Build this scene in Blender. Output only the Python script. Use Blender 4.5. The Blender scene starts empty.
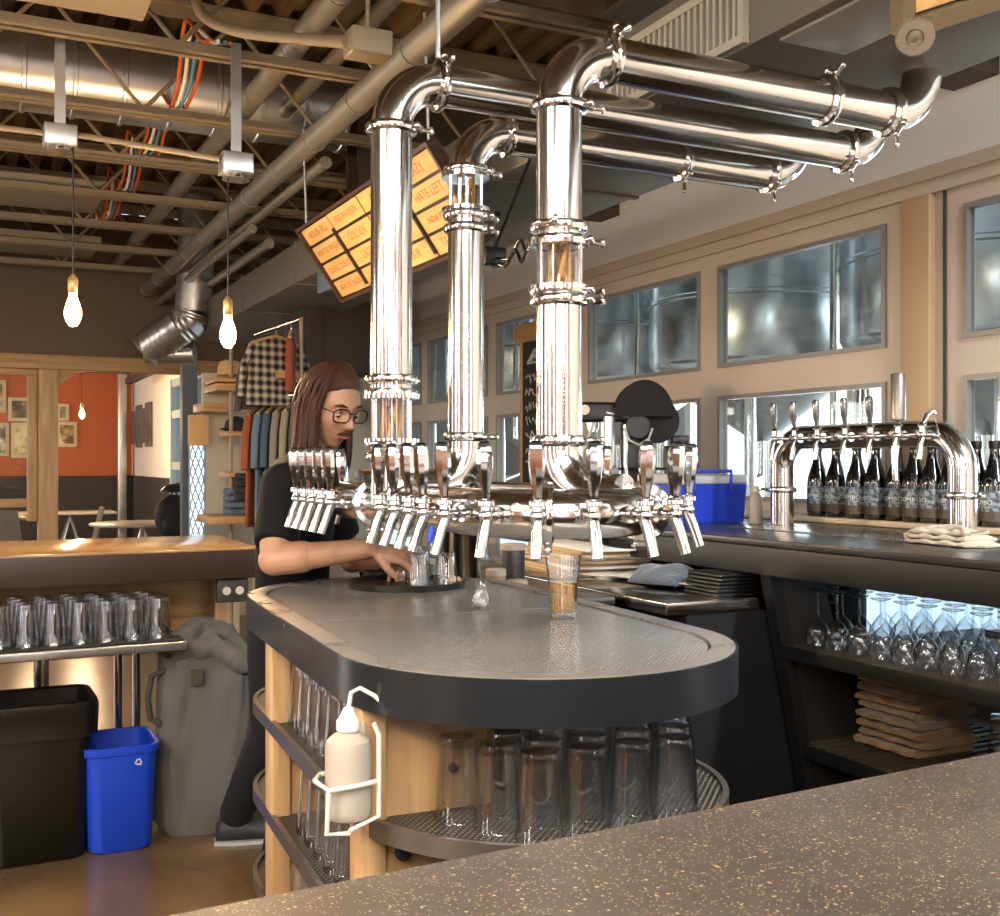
import bpy, bmesh, math, random
from mathutils import Vector, Matrix, Euler
random.seed(7)
sc = bpy.context.scene
col = sc.collection
R = math.radians
PI = math.pi
# ------------------------------------------------------------------ camera
H = 1.40
F = 1105.0
TH = R(26.25)
S, C = math.sin(TH), math.cos(TH)
cam_d = bpy.data.cameras.new('camera'); cam = bpy.data.objects.new('camera', cam_d); col.objects.link(cam)
cam.location = (0, 0, H); cam.rotation_euler = (R(90), 0, -TH)
cam_d.sensor_width = 36; cam_d.lens = F/1000*36; cam_d.shift_y = 0.004; cam_d.clip_end = 100; cam_d.clip_start = .02
sc.camera = cam

def at(u, v, d):
    "point seen at u,v of the photograph at depth d"
    r = (u-500)/F*d
    return Vector((d*S+r*C, d*C-r*S, H+(462-v)/F*d))
def atz(u, v, z):
    return at(u, v, F*(H-z)/(v-462))

# ------------------------------------------------------------------ materials
def lin(h):
    h = h.lstrip('#')
    c = [int(h[i:i+2], 16)/255 for i in (0, 2, 4)]
    return [x/12.92 if x <= .04045 else ((x+.055)/1.055)**2.4 for x in c]
MATS = {}
def mat(name, color, rough=.5, metal=0., var=.12, scale=8., bump=0., bscale=60., stretch=(1,1,1), coat=0., spec=.5, trans=0., sheen=0., rvar=.1, emit=None, est=0):
    if name in MATS: return MATS[name]
    m = bpy.data.materials.new(name); m.use_nodes = True
    nt = m.node_tree; N = nt.nodes; L = nt.links
    b = N['Principled BSDF']
    c = lin(color) if isinstance(color, str) else list(color)
    tc = N.new('ShaderNodeTexCoord'); mp = N.new('ShaderNodeMapping'); mp.inputs['Scale'].default_value = stretch
    L.new(tc.outputs['Object'], mp.inputs['Vector'])
    nz = N.new('ShaderNodeTexNoise'); nz.inputs['Scale'].default_value = scale; nz.inputs['Detail'].default_value = 4
    L.new(mp.outputs[0], nz.inputs['Vector'])
    mx = N.new('ShaderNodeMix'); mx.data_type = 'RGBA'
    mx.inputs[6].default_value = [max(0, x*(1-var)) for x in c]+[1]
    mx.inputs[7].default_value = [min(1, x*(1+var)) for x in c]+[1]
    L.new(nz.outputs[0], mx.inputs[0]); L.new(mx.outputs[2], b.inputs['Base Color'])
    if rvar:
        mr = N.new('ShaderNodeMapRange'); mr.inputs[3].default_value = max(.02, rough*(1-rvar)); mr.inputs[4].default_value = min(1, rough*(1+rvar))
        L.new(nz.outputs[0], mr.inputs[0]); L.new(mr.outputs[0], b.inputs['Roughness'])
    else: b.inputs['Roughness'].default_value = rough
    b.inputs['Metallic'].default_value = metal
    b.inputs['Coat Weight'].default_value = coat
    b.inputs['Specular IOR Level'].default_value = spec
    b.inputs['Transmission Weight'].default_value = trans
    b.inputs['Sheen Weight'].default_value = sheen
    if bump:
        n2 = N.new('ShaderNodeTexNoise'); n2.inputs['Scale'].default_value = bscale; n2.inputs['Detail'].default_value = 3
        L.new(mp.outputs[0], n2.inputs['Vector'])
        bp = N.new('ShaderNodeBump'); bp.inputs['Strength'].default_value = bump; bp.inputs['Distance'].default_value = .01
        L.new(n2.outputs[0], bp.inputs['Height']); L.new(bp.outputs[0], b.inputs['Normal'])
    if emit:
        b.inputs['Emission Color'].default_value = lin(emit)+[1]; b.inputs['Emission Strength'].default_value = est
    MATS[name] = m
    return m
def glass_mat(name, tint=(.97,.98,.98), blend=.35, base=.05, rough=.02, edge=1.):
    m = bpy.data.materials.new(name); m.use_nodes = True
    nt = m.node_tree; N = nt.nodes; L = nt.links
    N.remove(N['Principled BSDF'])
    out = N['Material Output']
    t = N.new('ShaderNodeBsdfTransparent'); t.inputs[0].default_value = (*tint, 1)
    er = N.new('ShaderNodeValToRGB'); er.color_ramp.elements[0].position = .45; er.color_ramp.elements[0].color = (*tint,1); er.color_ramp.elements[1].position = .97; er.color_ramp.elements[1].color = (tint[0]*edge, tint[1]*edge, tint[2]*edge, 1)
    g = N.new('ShaderNodeBsdfGlossy'); g.inputs['Roughness'].default_value = rough
    lw = N.new('ShaderNodeLayerWeight'); lw.inputs[0].default_value = .5
    nz = N.new('ShaderNodeTexNoise'); nz.inputs['Scale'].default_value = 30
    L.new(lw.outputs['Facing'], er.inputs[0]); L.new(er.outputs[0], t.inputs[0])
    pw = N.new('ShaderNodeMath'); pw.operation = 'POWER'; pw.inputs[1].default_value = 3; L.new(lw.outputs['Facing'], pw.inputs[0])
    mr = N.new('ShaderNodeMapRange'); mr.inputs[3].default_value = base; mr.inputs[4].default_value = min(1, base+blend*1.9)
    L.new(pw.outputs[0], mr.inputs[0])
    mu = N.new('ShaderNodeMath'); mu.operation = 'MULTIPLY_ADD'; L.new(nz.outputs[0], mu.inputs[0]); mu.inputs[1].default_value = .04; L.new(mr.outputs[0], mu.inputs[2])
    mx = N.new('ShaderNodeMixShader'); L.new(mu.outputs[0], mx.inputs[0]); L.new(t.outputs[0], mx.inputs[1]); L.new(g.outputs[0], mx.inputs[2])
    L.new(mx.outputs[0], out.inputs[0])
    MATS[name] = m
    return m
def emis_mat(name, color, strength, var=.05):
    m = bpy.data.materials.new(name); m.use_nodes = True
    N = m.node_tree.nodes; L = m.node_tree.links
    N.remove(N['Principled BSDF'])
    e = N.new('ShaderNodeEmission'); e.inputs[0].default_value = lin(color)+[1]
    nz = N.new('ShaderNodeTexNoise'); nz.inputs['Scale'].default_value = 3
    mr = N.new('ShaderNodeMapRange'); mr.inputs[3].default_value = strength*(1-var); mr.inputs[4].default_value = strength*(1+var)
    L.new(nz.outputs[0], mr.inputs[0]); L.new(mr.outputs[0], e.inputs[1]); L.new(e.outputs[0], N['Material Output'].inputs[0])
    MATS[name] = m
    return m
def wood_mat(name, c1, c2, rough=.5, axis='x', scale=3.):
    m = bpy.data.materials.new(name); m.use_nodes = True
    N = m.node_tree.nodes; L = m.node_tree.links; b = N['Principled BSDF']
    tc = N.new('ShaderNodeTexCoord'); mp = N.new('ShaderNodeMapping')
    mp.inputs['Scale'].default_value = {'x': (.6, 9, 9), 'y': (9, .6, 9), 'z': (9, 9, .6)}[axis]
    L.new(tc.outputs['Object'], mp.inputs[0])
    n1 = N.new('ShaderNodeTexNoise'); n1.inputs['Scale'].default_value = scale; n1.inputs['Detail'].default_value = 6; n1.inputs['Distortion'].default_value = .6
    L.new(mp.outputs[0], n1.inputs[0])
    cr = N.new('ShaderNodeValToRGB'); cr.color_ramp.elements[0].position = .3; cr.color_ramp.elements[1].position = .7
    cr.color_ramp.elements[0].color = lin(c1)+[1]; cr.color_ramp.elements[1].color = lin(c2)+[1]
    L.new(n1.outputs[0], cr.inputs[0]); L.new(cr.outputs[0], b.inputs['Base Color'])
    b.inputs['Roughness'].default_value = rough
    bp = N.new('ShaderNodeBump'); bp.inputs['Strength'].default_value = .15; bp.inputs['Distance'].default_value = .005
    L.new(n1.outputs[0], bp.inputs['Height']); L.new(bp.outputs[0], b.inputs['Normal'])
    MATS[name] = m
    return m
def perforated_mat(name, color, hole, pitch, size, rough, metal, wear=None):
    "sheet metal with a staggered grid of round holes (holes as dark dots)"
    m = bpy.data.materials.new(name); m.use_nodes = True
    N = m.node_tree.nodes; L = m.node_tree.links; b = N['Principled BSDF']
    tc = N.new('ShaderNodeTexCoord')
    mp = N.new('ShaderNodeMapping'); mp.inputs['Rotation'].default_value = (0, 0, R(45)); mp.inputs['Scale'].default_value = (1/pitch, 1/pitch, 0)
    L.new(tc.outputs['Object'], mp.inputs[0])
    fr = N.new('ShaderNodeVectorMath'); fr.operation = 'FRACTION'; L.new(mp.outputs[0], fr.inputs[0])
    sb = N.new('ShaderNodeVectorMath'); sb.operation = 'SUBTRACT'; sb.inputs[1].default_value = (.5, .5, 0); L.new(fr.outputs[0], sb.inputs[0])
    ln = N.new('ShaderNodeVectorMath'); ln.operation = 'LENGTH'; L.new(sb.outputs[0], ln.inputs[0])
    lt = N.new('ShaderNodeMath'); lt.operation = 'LESS_THAN'; lt.inputs[1].default_value = size; L.new(ln.outputs['Value'], lt.inputs[0])
    n1 = N.new('ShaderNodeTexNoise'); n1.inputs['Scale'].default_value = 5; n1.inputs['Detail'].default_value = 5
    L.new(tc.outputs['Object'], n1.inputs[0])
    mw = N.new('ShaderNodeMix'); mw.data_type = 'RGBA'
    mw.inputs[6].default_value = [x*.72 for x in lin(color)]+[1]; mw.inputs[7].default_value = [min(1, x*1.2) for x in lin(color)]+[1]
    L.new(n1.outputs[0], mw.inputs[0])
    mx = N.new('ShaderNodeMix'); mx.data_type = 'RGBA'; L.new(lt.outputs[0], mx.inputs[0]); L.new(mw.outputs[2], mx.inputs[6]); mx.inputs[7].default_value = lin(hole)+[1]
    L.new(mx.outputs[2], b.inputs['Base Color'])
    mr = N.new('ShaderNodeMath'); mr.operation = 'MULTIPLY_ADD'; L.new(lt.outputs[0], mr.inputs[0]); mr.inputs[1].default_value = .5; mr.inputs[2].default_value = rough
    L.new(mr.outputs[0], b.inputs['Roughness'])
    mm = N.new('ShaderNodeMath'); mm.operation = 'MULTIPLY_ADD'; L.new(lt.outputs[0], mm.inputs[0]); mm.inputs[1].default_value = -metal; mm.inputs[2].default_value = metal
    L.new(mm.outputs[0], b.inputs['Metallic'])
    MATS[name] = m
    return m

steel = mat('brushed_steel', (.62,.60,.57), .15, 1, .06, 6, stretch=(1,1,14), rvar=.2)
steel_dark = mat('dark_steel', (.24,.235,.23), .3, 1, .15, 5, rvar=.3)
steel_lite = mat('polished_chrome', (.72,.71,.69), .13, 1, .04, 10)
blacksteel = mat('blackened_steel', (.03,.031,.033), .4, .4, .25, 4, rvar=.25)
galv = mat('galvanised_metal', (.60,.59,.57), .32, .9, .2, 5, rvar=.3)
duct_paint = mat('painted_duct', '#5f594e', .55, 0, .08, 3)
joist_paint = mat('joist_paint', '#8c7c62', .5, .1, .15, 5)
pipe_paint = mat('conduit_grey', '#8f897e', .4, .5, .12, 5)
deck_m = mat('roof_deck', '#6a5232', .7, .1, .25, 3)
black_pl = mat('black_plastic', '#0c0b0b', .35, 0, .2, 8)
black_rub = mat('matte_black', '#131212', .75, 0, .2, 8)
white_pl = mat('white_plastic', '#d2ccc0', .4, 0, .05, 8)
glass = glass_mat('clear_glass', (.985,.99,.992), .6, .09, edge=.68)
pane_m = glass_mat('window_glass', (.90,.94,.94), .2, .015)
wood_l = wood_mat('pale_maple', '#a9845a', '#cda877', .5, 'z')
wood_lx = wood_mat('pale_pine_x', '#9c7446', '#c29a66', .5, 'x')
wood_ly = wood_mat('pale_pine_y', '#9c7446', '#c29a66', .5, 'y')
wood_d = wood_mat('dark_walnut', '#2a1a0e', '#452c18', .4, 'x')
frame_m = mat('greige_window_paint', '#c4b8aa', .5, 0, .05, 2)
wall_m = mat('plaster_white', '#eef1f2', .7, 0, .03, 1.2, bump=.05, bscale=20)

# ------------------------------------------------------------------ mesh builder
class MB:
    def __init__(s): s.bm = bmesh.new(); s.mi = 0; s.sm = True
    def _f(s, vs, smooth=None):
        try:
            f = s.bm.faces.new(vs); f.material_index = s.mi; f.smooth = s.sm if smooth is None else smooth
            return f
        except ValueError: return None
    def box(s, a, b, M=None):
        x0, y0, z0 = a; x1, y1, z1 = b
        ps = [(x0,y0,z0),(x1,y0,z0),(x1,y1,z0),(x0,y1,z0),(x0,y0,z1),(x1,y0,z1),(x1,y1,z1),(x0,y1,z1)]
        vs = [s.bm.verts.new(M @ Vector(p) if M else p) for p in ps]
        for q in ((3,2,1,0),(4,5,6,7),(0,1,5,4),(1,2,6,5),(2,3,7,6),(3,0,4,7)): s._f([vs[i] for i in q], False)
        return s
    def rbox(s, a, b, r=.01, M=None, seg=3):
        "box with rounded edges"
        t = bmesh.new()
        bmesh.ops.create_cube(t, size=1)
        ctr = (Vector(a)+Vector(b))/2; dm = Vector(b)-Vector(a)
        for v in t.verts: v.co = Vector((v.co.x*dm.x, v.co.y*dm.y, v.co.z*dm.z))+ctr
        bmesh.ops.bevel(t, geom=t.edges[:], offset=min(r, min(abs(x) for x in dm)*.49), segments=seg, affect='EDGES', profile=.5)
        s._merge(t, M); return s
    def _merge(s, t, M=None):
        mp = {}
        for v in t.verts: mp[v] = s.bm.verts.new(M @ v.co if M else v.co)
        for f in t.faces: s._f([mp[v] for v in f.verts])
        t.free()
    def prism(s, poly, z0, z1, M=None):
        b = [s.bm.verts.new(M @ Vector((x,y,z0)) if M else (x,y,z0)) for x, y in poly]
        t = [s.bm.verts.new(M @ Vector((x,y,z1)) if M else (x,y,z1)) for x, y in poly]
        n = len(poly)
        s._f(b[::-1], False); s._f(t, False)
        for i in range(n): s._f([b[i], b[(i+1)%n], t[(i+1)%n], t[i]])
        return s
    def ringprism(s, outer, inner, z0, z1):
        n = len(outer)
        V = [[s.bm.verts.new((x,y,z)) for x, y in p] for p, z in ((outer,z0),(outer,z1),(inner,z1),(inner,z0))]
        for k in range(4):
            A, B = V[k], V[(k+1)%4]
            for i in range(n): s._f([A[i], A[(i+1)%n], B[(i+1)%n], B[i]], k in (0,2))
        return s
    def lathe(s, prof, n=20, M=None, cap0=True, cap1=True):
        rings = []
        for r, z in prof:
            rings.append([s.bm.verts.new((M @ Vector((r*math.cos(2*PI*i/n), r*math.sin(2*PI*i/n), z))) if M else (r*math.cos(2*PI*i/n), r*math.sin(2*PI*i/n), z)) for i in range(n)])
        for A, B in zip(rings, rings[1:]):
            for i in range(n): s._f([A[i], A[(i+1)%n], B[(i+1)%n], B[i]])
        if cap0: s._f(rings[0][::-1])
        if cap1: s._f(rings[-1])
        return s
    def tube(s, pts, r, n=12, closed=False, cap=True):
        pts = [Vector(p) for p in pts]; m = len(pts)
        rs = r if isinstance(r, (list, tuple)) else [r]*m
        T = []
        for i in range(m):
            a = pts[(i-1) % m] if closed or i else pts[i]; b = pts[(i+1) % m] if closed or i < m-1 else pts[i]
            T.append((b-a).normalized())
        up = Vector((0,0,1)) if abs(T[0].z) < .9 else Vector((1,0,0))
        nrm = (up - T[0]*up.dot(T[0])).normalized()
        rings = []
        for i in range(m):
            nrm = (nrm - T[i]*nrm.dot(T[i])).normalized(); bn = T[i].cross(nrm)
            rings.append([s.bm.verts.new(pts[i]+rs[i]*(math.cos(2*PI*k/n)*nrm+math.sin(2*PI*k/n)*bn)) for k in range(n)])
        for i in range(m if closed else m-1):
            A, B = rings[i], rings[(i+1) % m]
            for k in range(n): s._f([A[k], A[(k+1)%n], B[(k+1)%n], B[k]])
        if cap and not closed: s._f(rings[0][::-1]); s._f(rings[-1])
        return s
    def ball(s, c, r, M=None, n=12, m=8):
        c = Vector(c); r = Vector(r) if not isinstance(r, (int, float)) else Vector((r,r,r))
        t = bmesh.new(); bmesh.ops.create_uvsphere(t, u_segments=n, v_segments=m, radius=1)
        for v in t.verts: v.co = Vector((v.co.x*r.x, v.co.y*r.y, v.co.z*r.z)) if M is None else M @ Vector((v.co.x*r.x, v.co.y*r.y, v.co.z*r.z))
        for v in t.verts: v.co = v.co + c
        s._merge(t); return s
    def quad(s, a, b, c, d):
        s._f([s.bm.verts.new(p) for p in (a,b,c,d)], False); return s
    def loft(s, rings, cap=True):
        V = [[s.bm.verts.new(p) for p in r] for r in rings]; n = len(V[0])
        for A, B in zip(V, V[1:]):
            for i in range(n): s._f([A[i], A[(i+1)%n], B[(i+1)%n], B[i]])
        if cap: s._f(V[0][::-1]); s._f(V[-1])
        return s
    def text(s, body, size, M, depth=.001, font=None, spacing=1):
        c = bpy.data.curves.new('t', 'FONT'); c.body = body; c.size = size; c.extrude = depth; c.align_x = 'CENTER'; c.align_y = 'CENTER'; c.space_character = spacing
        c.resolution_u = 2
        o = bpy.data.objects.new('t', c); col.objects.link(o)
        dg = bpy.context.evaluated_depsgraph_get(); dg.update()
        me = bpy.data.meshes.new_from_object(o.evaluated_get(dg))
        n0 = len(s.bm.verts); s.bm.verts.ensure_lookup_table()
        t = bmesh.new(); t.from_mesh(me)
        if callable(M):
            for v in t.verts: v.co = M(v.co)
            s._merge(t)
        else: s._merge(t, M)
        bpy.data.objects.remove(o); bpy.data.curves.remove(c); bpy.data.meshes.remove(me)
        return s
    def build(s, name, m, parent=None, label=None, sharp=38, recalc=True, loc=None):
        if recalc: bmesh.ops.recalc_face_normals(s.bm, faces=s.bm.faces[:])
        me = bpy.data.meshes.new(name); s.bm.to_mesh(me); s.bm.free()
        for x in (m if isinstance(m, (list, tuple)) else [m]): me.materials.append(x)
        if sharp: me.set_sharp_from_angle(angle=R(sharp))
        o = bpy.data.objects.new(name, me); col.objects.link(o)
        if parent is not None:
            o.parent = parent
            w = Vector((0,0,0)); p = parent
            while p is not None: w += p.location; p = p.parent
            if parent.get('_world') is None or True:
                if parent.get('_local'): pass
                else: o.location = -w
        elif loc is not None:
            loc = Vector(loc)
            for v in me.vertices: v.co -= loc
            o.location = loc
        if parent is not None and parent.get('_local'): o['_local'] = 1
        if label: o['label'] = label
        return o
def tag(o, label=None, cat=None, group=None, kind=None):
    if label: o['label'] = label
    if cat: o['category'] = cat
    if group: o['group'] = group
    if kind: o['kind'] = kind
    return o
def thing(name, label, cat, loc=(0,0,0), group=None, local=False):
    "Empty at the base of a thing; children built in world coordinates unless local"
    o = bpy.data.objects.new(name, None); col.objects.link(o); o.empty_display_size = .1
    o.location = loc; tag(o, label, cat, group)
    if local: o['_local'] = 1
    return o
def struct(o): o['kind'] = 'structure'; return o
KIDS = {}
def copy_tree(o, parent=None):
    c = o.copy(); col.objects.link(c)
    if parent is not None: c.parent = parent
    for ch in [x for x in bpy.data.objects if x.parent == o]: copy_tree(ch, c)
    return c
def dup(proto, loc, rotz=0., label=None, group=None, scale=None, first=None):
    c = copy_tree(proto)
    c.location = loc; c.rotation_euler = (0, 0, rotz)
    if label: c['label'] = label
    if group: c['group'] = group
    if scale: c.scale = (scale,)*3
    return c
def drop(o):
    for ch in [x for x in bpy.data.objects if x.parent == o]: drop(ch)
    bpy.data.objects.remove(o)
def smooth_path(pts, n=6):
    P = [Vector(p) for p in pts]; out = []
    for i in range(len(P)-1):
        a, b_, c_, d_ = P[max(i-1,0)], P[i], P[i+1], P[min(i+2,len(P)-1)]
        for k in range(n):
            t = k/n; out.append(.5*((2*b_)+(c_-a)*t+(2*a-5*b_+4*c_-d_)*t*t+(3*b_-a-3*c_+d_)*t**3))
    out.append(P[-1]); return out
def stadium(cx, y0, y1, r, n=20):
    p = [(cx+r*math.cos(a), y0+r*math.sin(a)) for a in [PI+PI*i/n for i in range(n+1)]]
    p += [(cx+r*math.cos(a), y1+r*math.sin(a)) for a in [PI*i/n for i in range(n+1)]]
    return p
def arc_pts(c, a, b, n=10):
    "quarter arc around c from c+a to c+b"
    c, a, b = Vector(c), Vector(a), Vector(b)
    return [c+a*math.cos(PI/2*i/n)+b*math.sin(PI/2*i/n) for i in range(n+1)]
ORD = ['first','second','third','fourth','fifth','sixth','seventh','eighth','ninth','tenth','eleventh','twelfth','thirteenth','fourteenth','fifteenth','sixteenth']
# ================================================================== SETTING
XW = 3.70            # window wall
YP = 10.1            # partition to the dining room
ZD = 3.56            # roof deck
# floor
m = bpy.data.materials.new('polished_concrete'); m.use_nodes = True
N = m.node_tree.nodes; L = m.node_tree.links; b = N['Principled BSDF']
tc = N.new('ShaderNodeTexCoord')
n1 = N.new('ShaderNodeTexNoise'); n1.inputs['Scale'].default_value = 1.3; n1.inputs['Detail'].default_value = 8; n1.inputs['Distortion'].default_value = .5; L.new(tc.outputs['Object'], n1.inputs[0])
cr = N.new('ShaderNodeValToRGB'); cr.color_ramp.elements[0].position = .32; cr.color_ramp.elements[1].position = .68
cr.color_ramp.elements[0].color = lin('#4f3d29')+[1]; cr.color_ramp.elements[1].color = lin('#836a4b')+[1]
L.new(n1.outputs[0], cr.inputs[0]); L.new(cr.outputs[0], b.inputs['Base Color'])
mr = N.new('ShaderNodeMapRange'); mr.inputs[3].default_value = .12; mr.inputs[4].default_value = .32; L.new(n1.outputs[0], mr.inputs[0]); L.new(mr.outputs[0], b.inputs['Roughness'])
floor_m = m
struct(MB().box((-5.2,-4.2,-.1),(XW+.12,20,0)).build('floor', floor_m))
# roof deck, corrugated (ribs run with the depth of the room)
mb = MB(); mb.sm = False
x = -5.2
prof = []
while x < XW+.1:
    prof += [(x, ZD), (x+.05, ZD), (x+.07, ZD+.05), (x+.13, ZD+.05), (x+.15, ZD)]; x += .15
mb2 = mb.bm
prev = None
for (x, z) in prof:
    a = mb2.verts.new((x, -4.2, z)); c_ = mb2.verts.new((x, YP+.2, z))
    if prev and prev[2] != x: mb._f([prev[0], a, c_, prev[1]])
    elif prev: mb._f([prev[0], a, c_, prev[1]])
    prev = (a, c_, None)
struct(mb.build('ceiling', deck_m, sharp=None))
struct(MB().box((-5.2,-4.2,ZD+.06),(XW+.1,YP+.2,ZD+.16)).build('ceiling', deck_m))
# left wall, with unseen window openings added for fill light
mb = MB(); added_left_wins = [(-2.8,-2.1), (.3,1.0), (3.0,3.7), (6.6,7.3)]
ys = [-4.2]+[v for p in added_left_wins for v in p]+[20]
for i in range(0, len(ys), 2): mb.box((-5.3,ys[i],0),(-5.2,ys[i+1],ZD+.1))
for a_, b_ in added_left_wins: mb.box((-5.3,a_,0),(-5.2,b_,.8)); mb.box((-5.3,a_,2.9),(-5.2,b_,ZD+.1))
clad = wood_mat('warm_timber_cladding', '#60351a', '#8a5426', .5, 'z', 1.2)
struct(mb.build('wall_left', clad))
# wall behind the camera; its three tall window openings are added for light
mb = MB()
zs, zt = .7, 2.9
added_wins = [(-4.2,-3.4), (-1.6,-.9), (1.9,2.7)]
xs = [-5.2]+[v for w in added_wins for v in w]+[XW+.1]
for i in range(0, len(xs), 2): mb.box((xs[i],-4.3,0),(xs[i+1],-4.2,ZD+.1))
for a_, b_ in added_wins: mb.box((a_,-4.3,0),(b_,-4.2,zs)); mb.box((a_,-4.3,zt),(b_,-4.2,ZD+.1))
struct(mb.build('wall_back', clad))
# ---- window wall: overhead doors glazed in rows
panes = []      # (y0, y1)
frost_m = bpy.data.materials.new('frosted_pane'); frost_m.use_nodes = True
N = frost_m.node_tree.nodes; L = frost_m.node_tree.links; N.remove(N['Principled BSDF'])
tl = N.new('ShaderNodeBsdfTranslucent'); tl.inputs[0].default_value = (.80,.92,1,1); df = N.new('ShaderNodeBsdfDiffuse'); df.inputs[0].default_value = (.7,.82,.9,1)
ms = N.new('ShaderNodeMixShader'); nz = N.new('ShaderNodeTexNoise'); nz.inputs['Scale'].default_value = 4; mr = N.new('ShaderNodeMapRange'); mr.inputs[3].default_value = .1; mr.inputs[4].default_value = .25
L.new(nz.outputs[0], mr.inputs[0]); L.new(mr.outputs[0], ms.inputs[0]); L.new(tl.outputs[0], ms.inputs[1]); L.new(df.outputs[0], ms.inputs[2]); L.new(ms.outputs[0], N['Material Output'].inputs[0])
pane_y = [(2.02,3.21), (3.63,4.83), (4.99,6.19), (6.35,7.55), (7.71,8.91), (9.07,10.05)]
rows = [(.60,1.08), (1.20,1.755), (1.905,2.455)]
def wallpiece(y0, y1, z0, z1, mb): mb.box((XW, y0, z0), (XW+.06, y1, z1))
mb = MB()
ys = [-4.2]+[v for p in pane_y for v in p]+[YP+.2]
for i in range(0, len(ys), 2): wallpiece(ys[i], ys[i+1], 0, 2.62, mb)
zz = [0]+[v for r_ in rows for v in r_]+[2.62]
low_y = [(2.02,3.86), (4.0,4.83)]+pane_y[2:]
mb.bm.clear()
bands = [(0,.60,[]), (.60,1.08,low_y), (1.08,1.20,[]), (1.20,1.755,pane_y), (1.755,1.905,[]), (1.905,2.455,pane_y), (2.455,2.62,[])]
for z0, z1, ops in bands:
    ys = [-4.2]+[v for p in ops for v in p]+[YP+.2]
    for i in range(0, len(ys), 2): wallpiece(ys[i], ys[i+1], z0, z1, mb)
struct(mb.build('wall_right', frame_m))
mb = MB(); mb.box((XW, -4.2, 2.62), (XW+.10, YP+.2, ZD+.1)); struct(mb.build('wall_right_upper', wall_m))
mb = MB(); mb.box((XW-.05, -4.2, 2.585), (XW+.02, YP, 2.64)); mb.box((XW-.025, -4.2, 2.53), (XW+.01, YP, 2.585)); struct(mb.build('trim_1', frame_m))
# post between two doors, and the seam beside it
post_m = mat('warm_post_paint', '#b89b78', .45, 0, .04, 2)  # orange lighting on the post is mixed into its colour
struct(MB().rbox((XW-.035, 3.36, 1.15), (XW+.01, 3.52, 2.53), .006).build('trim_2', post_m))
struct(MB().box((XW-.012, 3.30, 1.15), (XW-.0, 3.31, 2.53)).build('trim_3', mat('seam_shadow_gasket', '#3c3833', .8)))  # thin dark strip for the seam
n = 0
for (z0, z1) in rows:
    for (y0, y1) in (low_y if z0 < 1 else pane_y):
        n += 1
        w = MB()
        t = .022
        for a_, b_ in (((XW-.012,y0,z0),(XW+.03,y0+t,z1)), ((XW-.012,y1-t,z0),(XW+.03,y1,z1)), ((XW-.012,y0+t,z0),(XW+.03,y1-t,z0+t)), ((XW-.012,y0+t,z1-t),(XW+.03,y1-t,z1))): w.box(a_, b_)
        wo = struct(w.build('window_%d' % n, mat('glazing_bead', '#8d8a86', .4, .3, .05)))
        MB().box((XW+.012, y0+t, z0+t), (XW+.018, y1-t, z1-t)).build('pane', frost_m if z0 < 1 else pane_m, wo)
# sill the bottles stand on
struct(MB().rbox((XW-.27, 0.9, 1.131), (XW-.001, 10.0, 1.153), .005).build('trim_4', mat('sill_paint', '#c8b393', .45, 0, .06, 3)))
# ---- partition to the dining room: wooden frame with brown bulkhead
bulk = mat('brown_bulkhead', '#5e4a34', .6, 0, .12, 1.5)
struct(MB().box((-5.2, YP, 2.31), (XW, YP+.12, ZD)).build('wall_far', bulk))
def px(u, Y): # x on the plane Y seen at column u
    k = (u-500)/F
    return Y*(S+k*C)/(C-k*S)
XE = px(232, YP)
ph = thing('timber_screen', 'pale timber screen of posts, header and glazed bay between bar and dining room', 'partition', (px(48,YP),YP,0))
MB().rbox((-5.19, YP-.05, 2.185), (XE, YP+.13, 2.31), .008).build('header', wood_lx, ph)
MB().rbox((px(38,YP), YP-.03, 0), (px(58,YP), YP+.11, 2.185), .006).build('post', wood_l, ph)
x0 = px(35, YP)
MB().rbox((x0-.06, YP, .9), (x0+.02, YP+.08, 2.13), .004).build('glazing_frame', wood_l, ph)
MB().box((-5.19, YP+.035, 2.13), (x0+.02, YP+.08, 2.185)).build('glazing_frame', wood_lx, ph)
MB().box((-5.19, YP, 1.02), (x0-.06, YP+.08, 1.09)).build('glazing_frame', wood_lx, ph)
MB().box((-5.15, YP+.04, 1.09), (x0-.06, YP+.046, 2.13)).build('glass_panel', pane_m, ph)
# curved brace under the header
pts = [(px(58,YP), 2.03), (px(58,YP)+.06, 2.1), (px(58,YP)+.15, 2.16), (px(58,YP)+.26, 2.185), (px(58,YP)+.1,2.185), (px(58,YP),2.185)]
b_ = MB(); b_.prism([(p[0], p[1]) for p in pts], 0, .05, Matrix(((1,0,0,0),(0,0,1,YP),(0,1,0,0),(0,0,0,1)))); b_.build('brace', wood_lx, ph)
# wall at the right of the opening
struct(MB().box((XE, YP, 0), (XW, YP+.12, 2.31)).build('wall_far_right', mat('pale_partition', '#b5a68f', .6, 0, .06, 2)))
# ---- dining room beyond
YO = 18.2
orange = mat('orange_paint', '#b4592f', .6, 0, .05, 1)
dado = mat('charcoal_dado', '#2c2825', .6, 0, .2, 2)
struct(MB().box((-5.2, YO, 1.19), (2.5, YO+.1, 3.2)).build('wall_orange', orange))
struct(MB().box((-5.2, YO-.03, 0), (2.5, YO+.1, 1.19)).build('wall_dado', dado))
XS = 2.5
whitew = mat('dining_white', '#d9cfc0', .7, 0, .05, 1)
wy0 = 14.6
struct(MB().box((XS, wy0, 1.19), (XS+.1, YO, 3.2)).build('wall_side', whitew))
struct(MB().box((XS-.03, wy0, 0), (XS+.1, YO, 1.19)).build('wall_side_dado', dado))
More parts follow.
